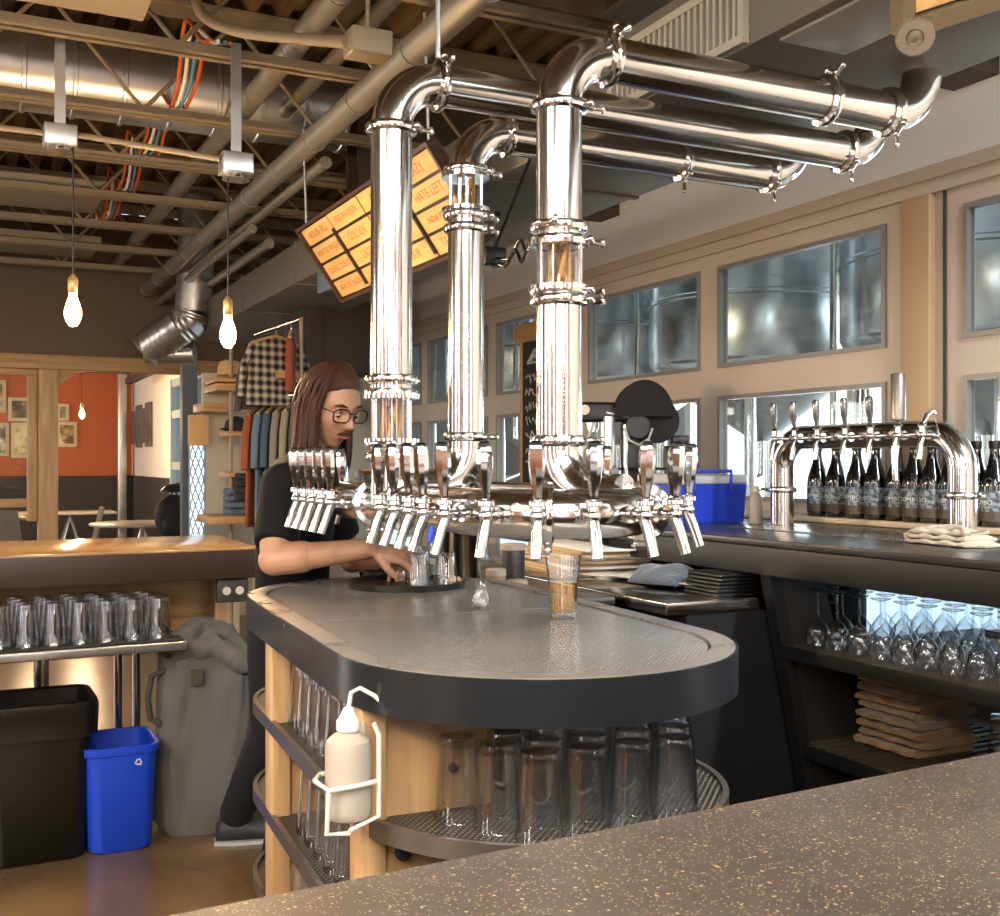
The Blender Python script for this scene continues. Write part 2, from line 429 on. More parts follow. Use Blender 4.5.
# glazed door bay nearer to us on the same side
dframe = mat('blue_grey_frame', '#8e9aa0', .5, 0, .06, 2)
struct(MB().box((XS, YP+.12, 0), (XS+.1, 12.2, 3.2)).build('wall_side_near', whitew))
struct(MB().box((XS, 12.2, 2.45), (XS+.1, wy0, 3.2)).build('wall_side_over', whitew))
mb = MB()
for y in (12.2, 12.95, 13.75, 14.5): mb.box((XS-.03, y, 0), (XS+.1, y+.1, 2.45))
for z in (0, .85, 1.3, 1.95, 2.35): mb.box((XS-.02, 12.2, z), (XS+.09, 14.6, z+.1))
d1 = struct(mb.build('door_1', dframe))
MB().box((XS+.03, 12.2, .05), (XS+.04, 14.5, 2.4)).build('pane', pane_m, d1)
struct(MB().box((-5.2, YP+.12, 3.2), (XW, 20, 3.3)).build('ceiling_dining', mat('dining_ceiling', '#8a7a64', .7, 0, .1, 2)))
struct(MB().rbox((XS-.25, YO-.35, 0), (XS-.12, YO-.22, 3.2), .01).build('trim_5', galv))
# dropped dark frame and ducts under the dining ceiling
t = thing('ceiling_grid', 'dark steel frame hung under the dining room ceiling beyond the header', 'ceiling frame', (0.9, 14, 2.6))
MB().box((-1.5, 13.0, 2.42), (2.15, 13.08, 2.48)).build('rail', blacksteel, t)
MB().box((-1.5, 16.0, 2.62), (2.2, 16.08, 2.70)).build('rail', blacksteel, t)
MB().box((2.12, 13.0, 2.48), (2.2, 16.08, 2.56)).build('rail', blacksteel, t)
MB().tube([(.3,13.04,2.45),(.3,13.04,3.19)], .015).build('hanger', blacksteel, t); MB().tube([(1.9,13.04,2.45),(1.9,13.04,3.19)], .015).build('hanger', blacksteel, t)
MB().box((-1.2, 13.6, 2.75), (1.9, 15.6, 2.80)).build('panel', mat('baffle', '#6e6250', .8), t)
# ---- brewery behind the window wall
br = mat('brewery_floor', '#6d6a66', .4, 0, .1, 1)
struct(MB().box((XW+.1, -3, -.1), (11, 20, 0)).build('floor_brewery', br))
bw = mat('brewery_wall', '#8d8e8c', .7, 0, .1, 1)
struct(MB().box((XW+.1, -3, 4.9), (11, 20, 5.0)).build('ceiling_brewery', bw))
struct(MB().box((XW+.1, 19.9, 0), (11, 20, 5)).build('wall_brewery_far', bw))
struct(MB().box((XW+.1, -3.1, 0), (11, -3, 5)).build('wall_brewery_near', bw))
mb = MB()   # far wall of the brewery with assumed big doorways to the daylight
oy = [(.5,6.5), (7.6,13.2)]
ys = [-3]+[v for p in oy for v in p]+[20]
for i in range(0, len(ys), 2): mb.box((9.5, ys[i], 0), (9.6, ys[i+1], 5))
for a_, b_ in oy: mb.box((9.5, a_, 2.9), (9.6, b_, 5))
struct(mb.build('wall_brewery_side', bw))
struct(MB().box((9.6,-5,-.12),(16,22,-.02)).build('ground', mat('pale_paving','#b9b6b0',.8)))

def fermenter(x, y, r, label):
    t = thing('fermenter_tank', label, 'tank', (x, y, 0), 'fermenter tanks behind the window wall')
    mb = MB()
    prof = [(.06,1.55)]+[(.06+(r-.06)*k/6, 1.55+.5*k/6) for k in range(1,6)]+[(r-.02,2.06),(r,2.1),(r,2.5),(r+.01,2.51),(r+.01,2.53),(r,2.54),(r,3.9),(r*.85,4.1),(r*.4,4.25),(.01,4.3)]
    mb.lathe([(a, z) for a, z in prof], 48, Matrix.Translation((x,y,0)))
    mb.build('vessel', tank_m, t)
    for k in range(4):
        a = PI/4+k*PI/2
        MB().tube([(x+(r-.08)*math.cos(a), y+(r-.08)*math.sin(a), 0), (x+(r-.08)*math.cos(a), y+(r-.08)*math.sin(a), 2.1)], .04, 10).build('leg', steel, t)
    MB().tube([(x,y,1.56),(x,y,1.3),(x-.3,y,1.2),(x-.3,y,1.0)], .03).build('outlet_pipe', steel, t)
    MB().tube([(x-r-.06,y+.3,1.6),(x-r-.06,y+.3,3.6),(x-r+.2,y+.2,4.0)], .02).build('riser_pipe', steel_lite, t)
tank_m = mat('tank_steel', (.55,.57,.58), .24, 1, .08, 2, stretch=(1,1,6), rvar=.35)
fermenter(5.15, 2.35, .72, 'steel fermenter tank behind the rightmost window, at the picture edge')
fermenter(5.2, 4.35, .80, 'steel fermenter tank filling the upper pane above the small tap arch')
fermenter(5.2, 6.3, .80, 'steel fermenter tank behind the pane just right of the right tap pipe')
fermenter(5.2, 8.2, .80, 'steel fermenter tank behind the pane left of the chalkboard')
fermenter(5.2, 10.0, .80, 'steel fermenter tank seen farthest back, beside the left tap pipe')
# ---- joists (run from wall to wall across the room)
def joist(y, label):
    t = thing('ceiling_joist', label, 'joist', (0, y, 3.0), 'open web steel joists under the roof deck')
    for s_ in (-1, 1):
        pass
    mb = MB()
    for s_ in (-1, 1):
        mb.box((-5.19, y+s_*.012-(.03 if s_<0 else 0), 3.0), (3.68, y+s_*.012+(.03 if s_>0 else 0), 3.008))
        mb.box((-5.19, y+s_*.012-(.004 if s_<0 else 0), 3.008), (3.68, y+s_*.012+(.004 if s_>0 else 0), 3.045))
    mb.build('bottom_chord', joist_paint, t)
    mb = MB(); mb.box((-5.19, y-.045, 3.535), (3.68, y+.045, 3.553)); mb.box((-5.19, y-.006, 3.48), (3.68, y+.006, 3.535)); mb.build('top_chord', joist_paint, t)
    mb = MB(); x = -5.1; k = 0
    while x < 3.2:
        a, b_ = ((x, y, 3.03), (x+.42, y, 3.5)) if k % 2 == 0 else ((x, y, 3.5), (x+.42, y, 3.03))
        mb.tube([a, b_], .010, 6); x += .42; k += 1
    mb.build('web', joist_paint, t)
for i in range(9):
    y = 2.67+.88*i
    joist(y, 'open-web steel ceiling joist running across the room, %s one counted from the camera' % ORD[i])
# two heavier beams seen at the window wall
for y, lab in ((3.15, 'dark steel beam end meeting the white wall at upper right'), (5.93, 'dark steel beam end meeting the wall above the sight-glass pipes')):
    mb = MB(); mb.box((2.0, y-.11, 2.93), (XW-.005, y+.11, 2.95)); mb.box((2.0, y-.11, 2.95), (XW-.005, y-.09, 3.54)); mb.box((2.0, y+.09, 2.95), (XW-.005, y+.11, 3.54))
    tag(mb.build('steel_beam', mat('beam_brown','#4d4334',.6,0,.15,2), loc=(3,y,2.93)), lab, 'beam', 'steel beams at the window wall')
# acoustic panels
pm = mat('acoustic_panel', '#a59a86', .9, 0, .05, 3)
for (x1, y0, y1, z, lab) in ((.64, 3.62, 4.36, 3.07, 'pale flat ceiling panel at the upper left corner, nearest'), (.84, 7.14, 7.88, 3.07, 'pale flat ceiling panel between joists, above the left bulb'), (1.0, 8.90, 9.64, 3.07, 'pale flat ceiling panel farthest back, beside the left bulb')):
    tag(MB().rbox((-4.5, y0, z), (x1, y1, z+.05), .006).build('ceiling_panel', pm, loc=(0,y0,z)), lab, 'ceiling panel', 'ceiling panels')
# round spiral duct
mb = MB(); x = -5.1; prof = []
while x < 1.75:
    prof += [(.205, x), (.205, x+.20), (.214, x+.205), (.214, x+.22)]; x += .225
mb.lathe(prof, 32, Matrix.Translation((0, 5.75, 3.29)) @ Matrix.Rotation(R(90), 4, 'Y'))
tag(mb.build('round_duct', galv, loc=(0,5.75,3.29)), 'shiny round spiral metal duct lying between the joists at upper left', 'duct')
# rectangular duct
t = thing('square_duct', 'large painted rectangular air duct along the window side above the tap pipes', 'duct', (2.05, 5, 2.427))
MB().rbox((1.755, -1.0, 2.427), (2.37, 9.6, 2.66), .004).build('casing', duct_paint, t)
g = MB()
gy0, gy1, gz0, gz1 = 2.17, 2.80, 2.432, 2.615
xg = 1.755
for a_, b_ in (((xg-.02,gy0,gz0),(xg-.001,gy1,gz0+.022)), ((xg-.02,gy0,gz1-.022),(xg-.001,gy1,gz1)), ((xg-.02,gy0,gz0+.022),(xg-.001,gy0+.022,gz1-.022)), ((xg-.02,gy1-.022,gz0+.022),(xg-.001,gy1,gz1-.022))): g.box(a_, b_)
gr = g.build('grille', mat('grille_paint','#a39c8d',.5,.1), t)
g = MB(); y = gy0+.034
while y < gy1-.05:
    g.box((xg-.017, y, gz0+.022), (xg-.003, y+.011, gz1-.022)); y += .027
g.build('louvre', mat('grille_paint','#a39c8d',.5,.1), gr)
MB().box((xg-.0025, gy0+.022, gz0+.022), (xg-.0005, gy1-.022, gz1-.022)).build('grille_back', black_rub, gr)
MB().rbox((1.79, 1.45, 2.418), (2.0, 2.10, 2.427), .003).build('access_panel', mat('access_panel','#8b887e',.4,.2), t)
for yy in (3.6, 4.9, 6.2, 7.5): MB().box((1.748, yy, 2.42), (2.377, yy+.03, 2.667)).build('joint_flange', duct_paint, t)
# ceiling conduits parallel to the depth of the room
def pipe_y(name, lab, cat, x, z, r, y0, y1, m_=None, rings=True, group=None):
    t = thing(name, lab, cat, (x, (y0+y1)/2, z), group)
    MB().tube([(x,y0,z),(x,y1,z)], r, 20).build('pipe', m_ or pipe_paint, t)
    if rings:
        y = y0+.4; k = 0
        while y < y1-.1:
            MB().tube([(x,y,z),(x,y+.02,z)], r*1.07, 20).build('coupling', m_ or pipe_paint, t); y += .62
            k += 1
    return t
pipe_y('sprinkler_pipe', 'thick pale pipe running diagonally under the joists, the biggest', 'pipe', 1.5, 2.90, .055, -1, YP-.01)
pipe_y('conduit', 'thin conduit right beside the thick ceiling pipe, upper of the two', 'pipe', 1.60, 2.80, .028, 6.6, YP-.01, rings=False)
pipe_y('conduit', 'thin conduit beside the thick ceiling pipe, lower of the two', 'pipe', 1.78, 2.78, .034, 6.9, YP-.01, rings=False)
pipe_y('ceiling_pipe', 'pale pipe threaded through the joist webs above the left side', 'pipe', 1.26, 3.12, .05, 1, YP-.01)
pipe_y('ceiling_pipe', 'thin pipe high above the top of the tap pipes', 'pipe', 2.6, 3.12, .03, 1.0, 7, rings=False)
pipe_y('ceiling_pipe', 'pale pipe crossing above the centre of the picture', 'pipe', 1.52, 3.2, .035, 0.6, 6, rings=False)
pipe_y('ceiling_pipe', 'short grey pipe at the left end of the menu board', 'pipe', 1.62, 2.86, .03, 5.2, 8.8, rings=False)
# corner braces with conduit along x linking the boxes
def jbox(u, v, d, lab, link):
    p = at(u, v, d)
    t = thing('junction_box', lab, 'electrical box', p, 'junction boxes feeding the pendant lamps')
    MB().rbox((p.x-.06,p.y-.05,p.z-.035),(p.x+.06,p.y+.05,p.z+.045), .006).build('housing', galv, t)
    MB().lathe([(.055,-.055),(.05,-.05),(.045,-.035)], 16, Matrix.Translation(p)).build('cover', steel_lite, t)
    mb = MB(); top = 3.0
    mb.box((p.x-.02,p.y-.004,p.z+.045),(p.x+.02,p.y+.004,top+.03)); mb.build('hanger_strut', galv, t)
    return p
pa = jbox(60, 138, 4.25, 'grey junction box with a strut, above the left bulb', 0)
pb = jbox(236, 166, 4.30, 'grey junction box with a strut, above the right bulb', 0)
tag(MB().tube([(-5.2,pa.y+.03,pa.z+.02),(pa.x-.06,pa.y+.03,pa.z+.02)], .012).build('conduit', joist_paint, loc=pa), 'short conduit entering the left junction box from the left edge', 'pipe')
tag(MB().tube([pa+Vector((.06,.0,.02)), pb+Vector((-.06,0,.02))], .012).build('conduit', joist_paint, loc=pb), 'conduit linking the two junction boxes under the joists', 'pipe')
pc = at(368, 46, 3.6)
t = thing('junction_box', 'pale square junction box on a curved pipe above the left elbow', 'electrical box', pc)
MB().rbox(pc-Vector((.07,.05,.04)), pc+Vector((.07,.05,.045)), .008).build('housing', joist_paint, t)
MB().tube(smooth_path([pc+Vector((-.07,0,0)), at(290,38,3.9), at(240,32,4.1), at(208,20,4.2), at(196,0,4.2), at(194,-40,4.2)]), .02).build('conduit', joist_paint, t)
MB().tube([pc+Vector((0,0,.045)), (pc.x, pc.y, 3.54)], .008).build('rod', joist_paint, t)
# coloured cables hanging off the joists
def sag(a, b, s_, n=8):
    a, b = Vector(a), Vector(b)
    return [a.lerp(b, i/n)+Vector((0,0,-s_*math.sin(PI*i/n))) for i in range(n+1)]
cab = thing('cable_bundle', 'orange, white and blue cables draped over the joists at upper left', 'cables', at(120, 110, 5))
cols = [('orange_cable','#c8602a'),('white_cable','#e6e0d2'),('blue_cable','#5f87a8'),('orange_cable','#c8602a')]
for k in range(4):
    mb = MB(); y = 4.43; 
    xs_ = .90+.028*k
    pts = []
    for j in range(5):
        y0 = 4.43+.88*j
        pts += [(xs_+.01*math.sin(j*2+k), y0, 3.07), (xs_+.02*math.sin(j+k*1.7), y0+.15, 3.12), (xs_-.01, y0+.44, 3.30-.03*k), (xs_+.01, y0+.72, 3.14)]
    mb.tube(smooth_path(pts, 4), .009, 6).build('cable', mat(cols[k][0], cols[k][1], .5), cab)
# flexible silver duct at the far left
t = thing('flexible_duct', 'ribbed silver flexible air duct bending down above the timber header', 'duct', at(175, 330, 8.8))
A0, A1, A2, A3 = at(196, 262, 8.6), at(193, 312, 8.6), at(178, 325, 8.6), at(140, 352, 8.8)
MB().tube([A0+Vector((0,0,.5)), A0, A1], .14, 20).build('stub', galv, t)
pts, rs = [], []
path = [A1, at(190,320,8.6), at(178,328,8.6), at(165,337,8.7), at(152,346,8.8), at(145,352,8.8)]
full = []
for a_, b_ in zip(path, path[1:]):
    for k in range(8): full.append(a_.lerp(b_, k/8))
full.append(path[-1])
MB().tube(full, [.135+(.012 if i % 3 == 0 else 0) for i in range(len(full))], 20).build('flex_hose', galv, t)
MB().tube([at(146,354,8.8), at(195,354,8.8)], .075, 16).build('outlet', galv, t)
# ================================================================== TAP TOWER
ZR = 1.298; RT = .0505
CX, YN, YF, RR = 1.14, 2.055, 2.85, .187
tower = thing('beer_tap_tower', 'stainless tap tower, oval tap ring fed by three tall elbow pipes above the bar island', 'beer tower', (CX, 2.45, 1.045))
ring_pts = [(x, y, ZR) for x, y in stadium(CX, YN, YF, RR, 18)]
MB().tube(ring_pts, .049, 24, closed=True).build('tap_ring', steel, tower)
def clamp_mb(mb, p, ax, r, side, lever=True):
    "hinged tri-clamp: two ferrule lips, a band and a wing bolt"
    p, ax = Vector(p), Vector(ax).normalized(); q = Matrix.Translation(p) @ ax.to_track_quat('Z','Y').to_matrix().to_4x4()
    mb.lathe([(r,-.013),(r+.012,-.009),(r+.014,-.003),(r+.014,.003),(r+.012,.009),(r,.013)], 28, q, cap0=False, cap1=False)
    sd = Vector(side); sd = (sd-ax*sd.dot(ax)).normalized(); tn = ax.cross(sd)
    c_ = p+sd*(r+.02)
    mb.tube([c_-tn*.018, c_+tn*.022], .0055, 8)
    mb.ball(c_-tn*.018, .009, n=8, m=6); mb.ball(c_+tn*.016, .0085, n=8, m=6)
    if lever:
        mb.tube([c_+tn*.02, c_+tn*.03+sd*.02], .006, 8); mb.ball(c_+tn*.032+sd*.022, (.007,.007,.011), n=8, m=6)
def clamp(p, ax, side, parent, r=RT, lever=True):
    mb = MB(); clamp_mb(mb, p, ax, r, side, lever); return mb.build('clamp', steel_lite, parent)
def sight(x, y, z0, z1, parent, r=RT):
    mb = MB(); mb.tube([(x,y,z0),(x,y,z1)], r-.004, 28, cap=False); mb.build('sight_glass', glass, parent)
    mb = MB()
    for k in range(4):
        a = R(20)+k*PI/2; mb.tube([(x+(r+.01)*math.cos(a), y+(r+.01)*math.sin(a), z0-.012), (x+(r+.01)*math.cos(a), y+(r+.01)*math.sin(a), z1+.012)], .0045, 8)
    mb.lathe([(r,z0-.01),(r+.018,z0-.01),(r+.018,z0),(r,z0)], 28, Matrix.Translation((x,y,0)), False, False)
    mb.lathe([(r,z1),(r+.018,z1),(r+.018,z1+.01),(r,z1+.01)], 28, Matrix.Translation((x,y,0)), False, False)
    mb.build('sight_glass_cage', steel_lite, parent)
    mb = MB()
    for k in range(5):
        a = k*1.3; q = .022
        mb.tube([(x+q*math.cos(a+j*.25), y+q*math.sin(a+j*.25), z0-.01+(z1-z0+.02)*j/5) for j in range(6)], .0055, 6)
    mb.build('beer_line', mat('amber_tubing', '#b98a4a', .3, 0, .2), parent)
def riser(x, y, zt, zb, xe, sights, bend=.125):
    "vertical pipe from zb up, elbow, horizontal run at zt to xe, second elbow up"
    mb = MB()
    cuts = sorted(sights)
    z = zb
    for a_, b_ in cuts:
        mb.tube([(x,y,z),(x,y,a_)], RT, 32); z = b_
    mb.tube([(x,y,z),(x,y,zt-bend)], RT, 32)
    v = mb.build('riser_pipe', steel, tower)
    for a_, b_ in cuts: sight(x, y, a_, b_, v)
    mb = MB(); mb.tube([(x,y,zt-bend)]+arc_pts((x+bend,y,zt-bend), (-bend,0,0), (0,0,bend), 14)[1:], RT, 32); mb.build('elbow', steel, tower)
    mb = MB(); mb.tube([(x+bend,y,zt),(xe,y,zt)], RT, 32); h = mb.build('overhead_pipe', steel, tower)
    mb = MB(); mb.tube(arc_pts((xe,y,zt+bend), (0,0,-bend), (bend,0,0), 14)+[(xe+bend,y,(2.426 if xe+bend < 2.42 else zt+bend+.35))], RT, 32); mb.build('elbow', steel, tower)
    clamp((x,y,zt-bend), (0,0,1), (.8,-.6,0), v); clamp((x+bend,y,zt), (1,0,0), (0,-.7,.7), h)
    clamp((xe,y,zt), (1,0,0), (0,-.6,-.7), h)
    return v, h
def zat(v, d): return H+(462-v)/F*d
# A left, B middle (rear), C right
xA, yA = CX-RR, 2.53; dA = xA*S+yA*C
vA, hA = riser(xA, yA, 2.335, ZR, 2.40, [(zat(439,dA), zat(399,dA))])
for v_ in (380, 399-5, 439+5, 457): clamp((xA,yA,zat(v_,dA)), (0,0,1), (-.6,-.8,0) if v_>420 else (.9,.4,0), vA)
xB, yB = 1.289, 2.83; dB = xB*S+yB*C
vB, hB = riser(xB, yB, 2.335, 1.44, 2.36, [(zat(209,dB), zat(179,dB))])
for v_ in (171, 216, 229, 437): clamp((xB,yB,zat(v_,dB)), (0,0,1), (.9,-.3,0), vB)
mb = MB(); mb.tube([(xB,yB,1.44)]+arc_pts((xB-.11,yB,1.44), (.11,0,0), (0,0,-.11), 12)[1:]+[(CX-RR+.02,yB,1.33)], RT, 32); mb.build('elbow', steel, tower)
xC, yC = 1.196, 2.13; dC = xC*S+yC*C
vC, hC = riser(xC, yC, 2.308, 1.425, 2.17, [(zat(287,dC), zat(247,dC))])
for v_ in (228, 242, 291, 301, 441): clamp((xC,yC,zat(v_,dC)), (0,0,1), (.8,-.6,0) if v_ > 240 else (-.8,-.6,0), vC)
dv = Vector((.42,-.9,0)).normalized(); b0 = .10
p0 = Vector((xC,yC,1.425)); mb = MB()
mb.tube([p0]+arc_pts(p0+dv*b0, -dv*b0, (0,0,-b0), 12)[1:]+[p0+dv*.17-Vector((0,0,b0))], RT, 32); mb.build('elbow', steel, tower)
# extra clamps on overhead pipes
clamp((1.96,yC,2.308), (1,0,0), (0,-.4,.9), hC); clamp((2.02,yB,2.335), (1,0,0), (0,-.5,-.8), hB)
# clamps around the ring
for (x_, y_, ax) in ((CX-RR, 2.43, (0,1,0)), (CX-RR, 2.64, (0,1,0)), (CX+RR, 2.25, (0,1,0)), (CX-.10, YN-.158, (.84,-.5,0)), (CX+.145, YN-.118, (.63,.77,0))):
    clamp((x_,y_,ZR), ax, (0,0,-1), tower, .049, False)
# taps: local frame, x outwards from the ring surface
tap_handle_m = mat('clear_acrylic_chrome', (.66,.67,.68), .1, 1, .06, 30)
def tap(x, y, ang):
    M = Matrix.Translation((x, y, ZR)) @ Matrix.Rotation(ang, 4, 'Z')
    mb = MB()
    mb.tube([M@Vector((.035,0,0)), M@Vector((.098,0,0))], .0085, 12)
    mb.tube([M@Vector((.05,0,0)), M@Vector((.062,0,0))], .0165, 16)
    mb.tube([M@Vector((.07,0,0)), M@Vector((.08,0,0))], .013, 6)
    mb.ball(M@Vector((.103,0,.0)), .0145, n=12, m=8)
    mb.tube([M@Vector((.103,0,-.012)), M@Vector((.103,0,.03))], .0105, 12)
    mb.lathe([(.012,.018),(.0165,.02),(.0165,.028),(.012,.031)], 14, M @ Matrix.Translation((.103,0,0)))
    o = mb.build('tap', steel_lite, tower)
    MB().tube([M@Vector((.100,0,-.004)), M@Vector((.112,0,-.03)), M@Vector((.128,0,-.078))], [.012,.0115,.0105], 12).build('spout', steel_lite, o)
    mb = MB()
    mb.lathe([(.007,.03),(.0085,.036),(.008,.042),(.0135,.07),(.0165,.10),(.0155,.125),(.012,.134)], 8, M @ Matrix.Translation((.103,0,0)) @ Matrix.Rotation(R(3),4,'Y'))
    h = mb.build('tap_handle', tap_handle_m, o, sharp=20)
    MB().lathe([(.0125,.1335),(.0125,.138),(.008,.142)], 10, M @ Matrix.Translation((.103,0,0)) @ Matrix.Rotation(R(3),4,'Y')).build('tap_cap', black_pl, o)
for y in (3.00, 2.925, 2.85, 2.77, 2.69, 2.325, 2.238, 2.15, 2.072): tap(CX-RR, y, PI)
for a in (-166, -145, -125, -104, -82, -64, -22, -4): tap(CX+RR*math.cos(R(a)), YN+RR*math.sin(R(a)), R(a))
for a in (150, 115): tap(CX+RR*math.cos(R(a)), YF+RR*math.sin(R(a)), R(a))
tap(CX+RR, 2.32, 0); tap(CX+RR, 2.55, 0)
# hose/lines under the ring
mb = MB(); mb.tube(arc_pts((CX+.13,YN-.02,ZR-.06), (-.07,-.09,0), (.1,.05,-.02), 8), .010, 8); mb.build('beer_line', black_rub, tower)
# wall rod hanger and black gadget behind the pipes
tag(MB().tube([(1.6,3.1,2.385),(2.6,3.1,2.385)], .021, 16).build('black_pipe', blacksteel, loc=(2,3.1,2.385)), 'dark horizontal pipe just below the rearmost overhead tap pipe', 'pipe')
tag(MB().tube([at(438,0,2.9)+Vector((0,0,.5)), at(438,58,2.9)], .007).build('hanger_rod', galv, loc=at(438,58,2.9)), 'thin metal rod dropping onto the left overhead elbow', 'rod')

# ================================================================== ISLAND
IX, IY0, IY1, IR = 1.035, 1.95, 2.86, .402
MI = Matrix.Translation((IX,IY0,0)) @ Matrix.Rotation(R(-3.4),4,'Z') @ Matrix.Translation((-IX,-IY0,0))
def mi(x, y): v = MI @ Vector((x,y,0)); return v.x, v.y
ZI = 1.045
isl = thing('serving_island', 'round-ended bar island with black steel rim, perforated drain top and shelves of glasses', 'bar island', (IX, 2.4, 0))
def st(inset, n=28): return [mi(*p) for p in stadium(IX, IY0, IY1, IR-inset, n)]
rim_m = mat('rolled_black_steel', (.040,.043,.050), .26, .7, .2, 3, rvar=.25)
MB().ringprism(st(0), st(.008), ZI-.082, ZI-.001).build('rim_band', rim_m, isl)
trim_m = mat('worn_zinc_trim', (.33,.30,.27), .3, .5, .25, 9, rvar=.4)
MB().ringprism(st(.006), st(.052), ZI-.012, ZI).build('top_trim', trim_m, isl)
perf = perforated_mat('perforated_drain', '#a5a4a0', '#54524d', .0085, .27, .2, .42)
def half_stadium(near, inset):
    p = stadium(IX, IY0, IY1, IR-inset, 28)
    ys = 2.4
    q = [(x, y) for x, y in p if (y < ys if near else y > ys)]
    if near: return [(IX-IR+inset, ys-.006)]+q+[(IX+IR-inset, ys-.006)]
    return [(IX+IR-inset, ys+.003)]+q+[(IX-IR+inset, ys+.003)]
MB().prism([mi(*p) for p in half_stadium(True, .058)], ZI-.012, ZI-.004).build('drain_tray', perf, isl)
MB().prism([mi(*p) for p in half_stadium(False, .058)], ZI-.012, ZI-.004).build('drain_tray', perf, isl)
MB().prism(st(.05), ZI-.03, ZI-.02).build('tray_bed', black_rub, isl)
MB().prism(st(.012), ZI-.078, ZI-.031).build('core', wood_d, isl)
shelf_m = perforated_mat('perforated_shelf', '#2c2a27', '#8c8678', .011, .22, .45, .5)
for z in (.76, .53, .30):
    mb = MB(); mb.prism(st(.03), z-.014, z); s_ = mb.build('shelf', shelf_m, isl)
    MB().ringprism(st(.018), st(.030), z-.028, z+.006).build('shelf_band', mat('shelf_band_steel', (.20,.175,.15), .3, .8, .15, 4), s_)
zt = ZI-.080
def board(a, b, m_=wood_l, nm='timber_panel'): return MB().rbox(a, b, .004, MI).build(nm, m_, isl)
board((.668,2.66,0),(.93,2.72,zt)); board((.668,1.86,0),(.915,1.91,zt))
MB().rbox((.652,2.65,0),(.70,2.73,zt), .004, MI).build('timber_post', wood_l, isl)
MB().rbox((.652,1.845,0),(.70,1.925,zt), .004, MI).build('timber_post', wood_l, isl)
board((1.2,2.66,0),(1.42,2.72,zt))
MB().box((.93,2.15,0),(1.19,2.78,zt), MI).build('core_cabinet', mat('slate_core','#34373a',.5,.2,.1,4), isl)
MB().lathe([(.014,0),(.014,.012),(.008,.016)], 14, Matrix.Translation((.72,1.859,.70)) @ Matrix.Rotation(R(90),4,'X')).build('bolt', blacksteel, isl)
MB().lathe([(.010,0),(.010,.008),(.006,.010)], 14, Matrix.Translation((.82,1.859,.84)) @ Matrix.Rotation(R(90),4,'X')).build('bolt', wood_d, isl)
# --- glasses
def pint_mb(n=20):
    mb = MB()
    mb.lathe([(.0425,0),(.0435,.003),(.0400,.045),(.0365,.095),(.033,.138),(.0315,.148),(.024,.1495),(.001,.1485)], n, cap0=False, cap1=True)
    mb.lathe([(.0425,0),(.0405,.004),(.0365,.05),(.0335,.095),(.0300,.130),(.022,.134),(.001,.134)], n, cap0=False, cap1=True)
    return mb
pint_proto = pint_mb().build('pint_glass', glass, recalc=False)
GC = 'upturned pint glasses on the island shelves'
def put(proto, x, y, z, lab, cat, grp, rot=0, sc_=None):
    o = proto.copy(); col.objects.link(o); o.location = (x, y, z); o.rotation_euler = (0,0,rot); tag(o, lab, cat, grp)
    if sc_: o.scale = sc_
    return o
# round end, shelf at .76
cand = []
pit = .0895
j = 0
y = 1.645
while y < 2.62:
    row = []
    x = .64+(pit/2 if j % 2 else 0)
    while x < 1.46:
        dy = max(0, IY0-y); 
        rr = math.hypot(x-IX, dy) if y < IY0 else abs(x-IX)
        ok = rr < IR-.03-.034
        if x < .96 and y > 1.81: ok = False          # boards and left bay
        if 0.88 < x < 1.24 and y > 2.10: ok = False
        if x > 1.15 and y > 2.60: ok = False
        if ok and y < 1.80 and x < .70: ok = False
        if ok and (y < 2.1 or x > 1.2) : row.append((x, y))
        x += pit
    if row: cand.append(row)
    y += pit*.87; j += 1
for j, row in enumerate(cand):
    pass
    for i, (x, y) in enumerate(row):
        x, y = mi(x, y); put(pint_proto, x, y, .7605, 'upturned pint glass under the island round end, %s row back, %s from the left' % (ORD[j], ORD[i]), 'glass', GC, random.random())
nm = {.76: 'upper', .53: 'middle', .30: 'bottom'}
for z in (.76, .53, .30):
    for k in range(3):
        for i in range(8):
            x = .725+.088*k; y = 2.60-.0885*i
            if z == .76 and k == 0 and i in (7,): continue
            if z == .30 and (k > 1 or i > 5): continue
            if z == .53 and k == 0 and i in (0, 6): continue
            if x > .915: continue
            x, y = mi(x, y); put(pint_proto, x, y, z+.0005, 'upturned pint glass, %s left island shelf, %s row in, %s from the rear board' % (nm[z], ORD[k], ORD[i]), 'glass', GC)
for k in range(3): put(pint_proto, *mi(.735+.09*k, 2.80), .7605, 'upturned pint glass on the upper left shelf behind the rear board, %s inwards' % ORD[k], 'glass', GC)
# bottle in a wire holder on the near timber post
t = thing('squeeze_bottle', 'milky plastic squirt bottle with bent nozzle, held in a white wire bracket', 'bottle', (.615, 1.83, .785))
bx, by = .612, 1.835
MB().lathe([(.036,.785),(.040,.79),(.0405,.80),(.0405,.905),(.038,.918),(.026,.928),(.018,.932),(.018,.94)], 24, Matrix.Translation((bx,by,0))).build('bottle_body', mat('milky_plastic','#b3a99c',.35,0,.04,5,trans=.15), t)
MB().lathe([(.021,.936),(.021,.952),(.014,.962),(.008,.975)], 18, Matrix.Translation((bx,by,0))).build('cap', white_pl, t)
MB().tube([(bx,by,.972),(bx+.004,by-.002,1.0),(bx+.018,by-.008,1.008),(bx+.04,by-.018,.995),(bx+.05,by-.022,.985)], .004, 8).build('nozzle', white_pl, t)
t = thing('wire_bracket', 'white coated wire bracket fixed on the island post, around the squirt bottle', 'bracket', (.648, 1.84, .77))
mb = MB(); w = .0045
mb.tube([(.646,1.86,.94),(.646,1.86,.775),(.60,1.80,.768),(.562,1.80,.772),(.566,1.80,.845),(.556,1.85,.85),(.575,1.885,.85),(.646,1.885,.85)], w, 8)
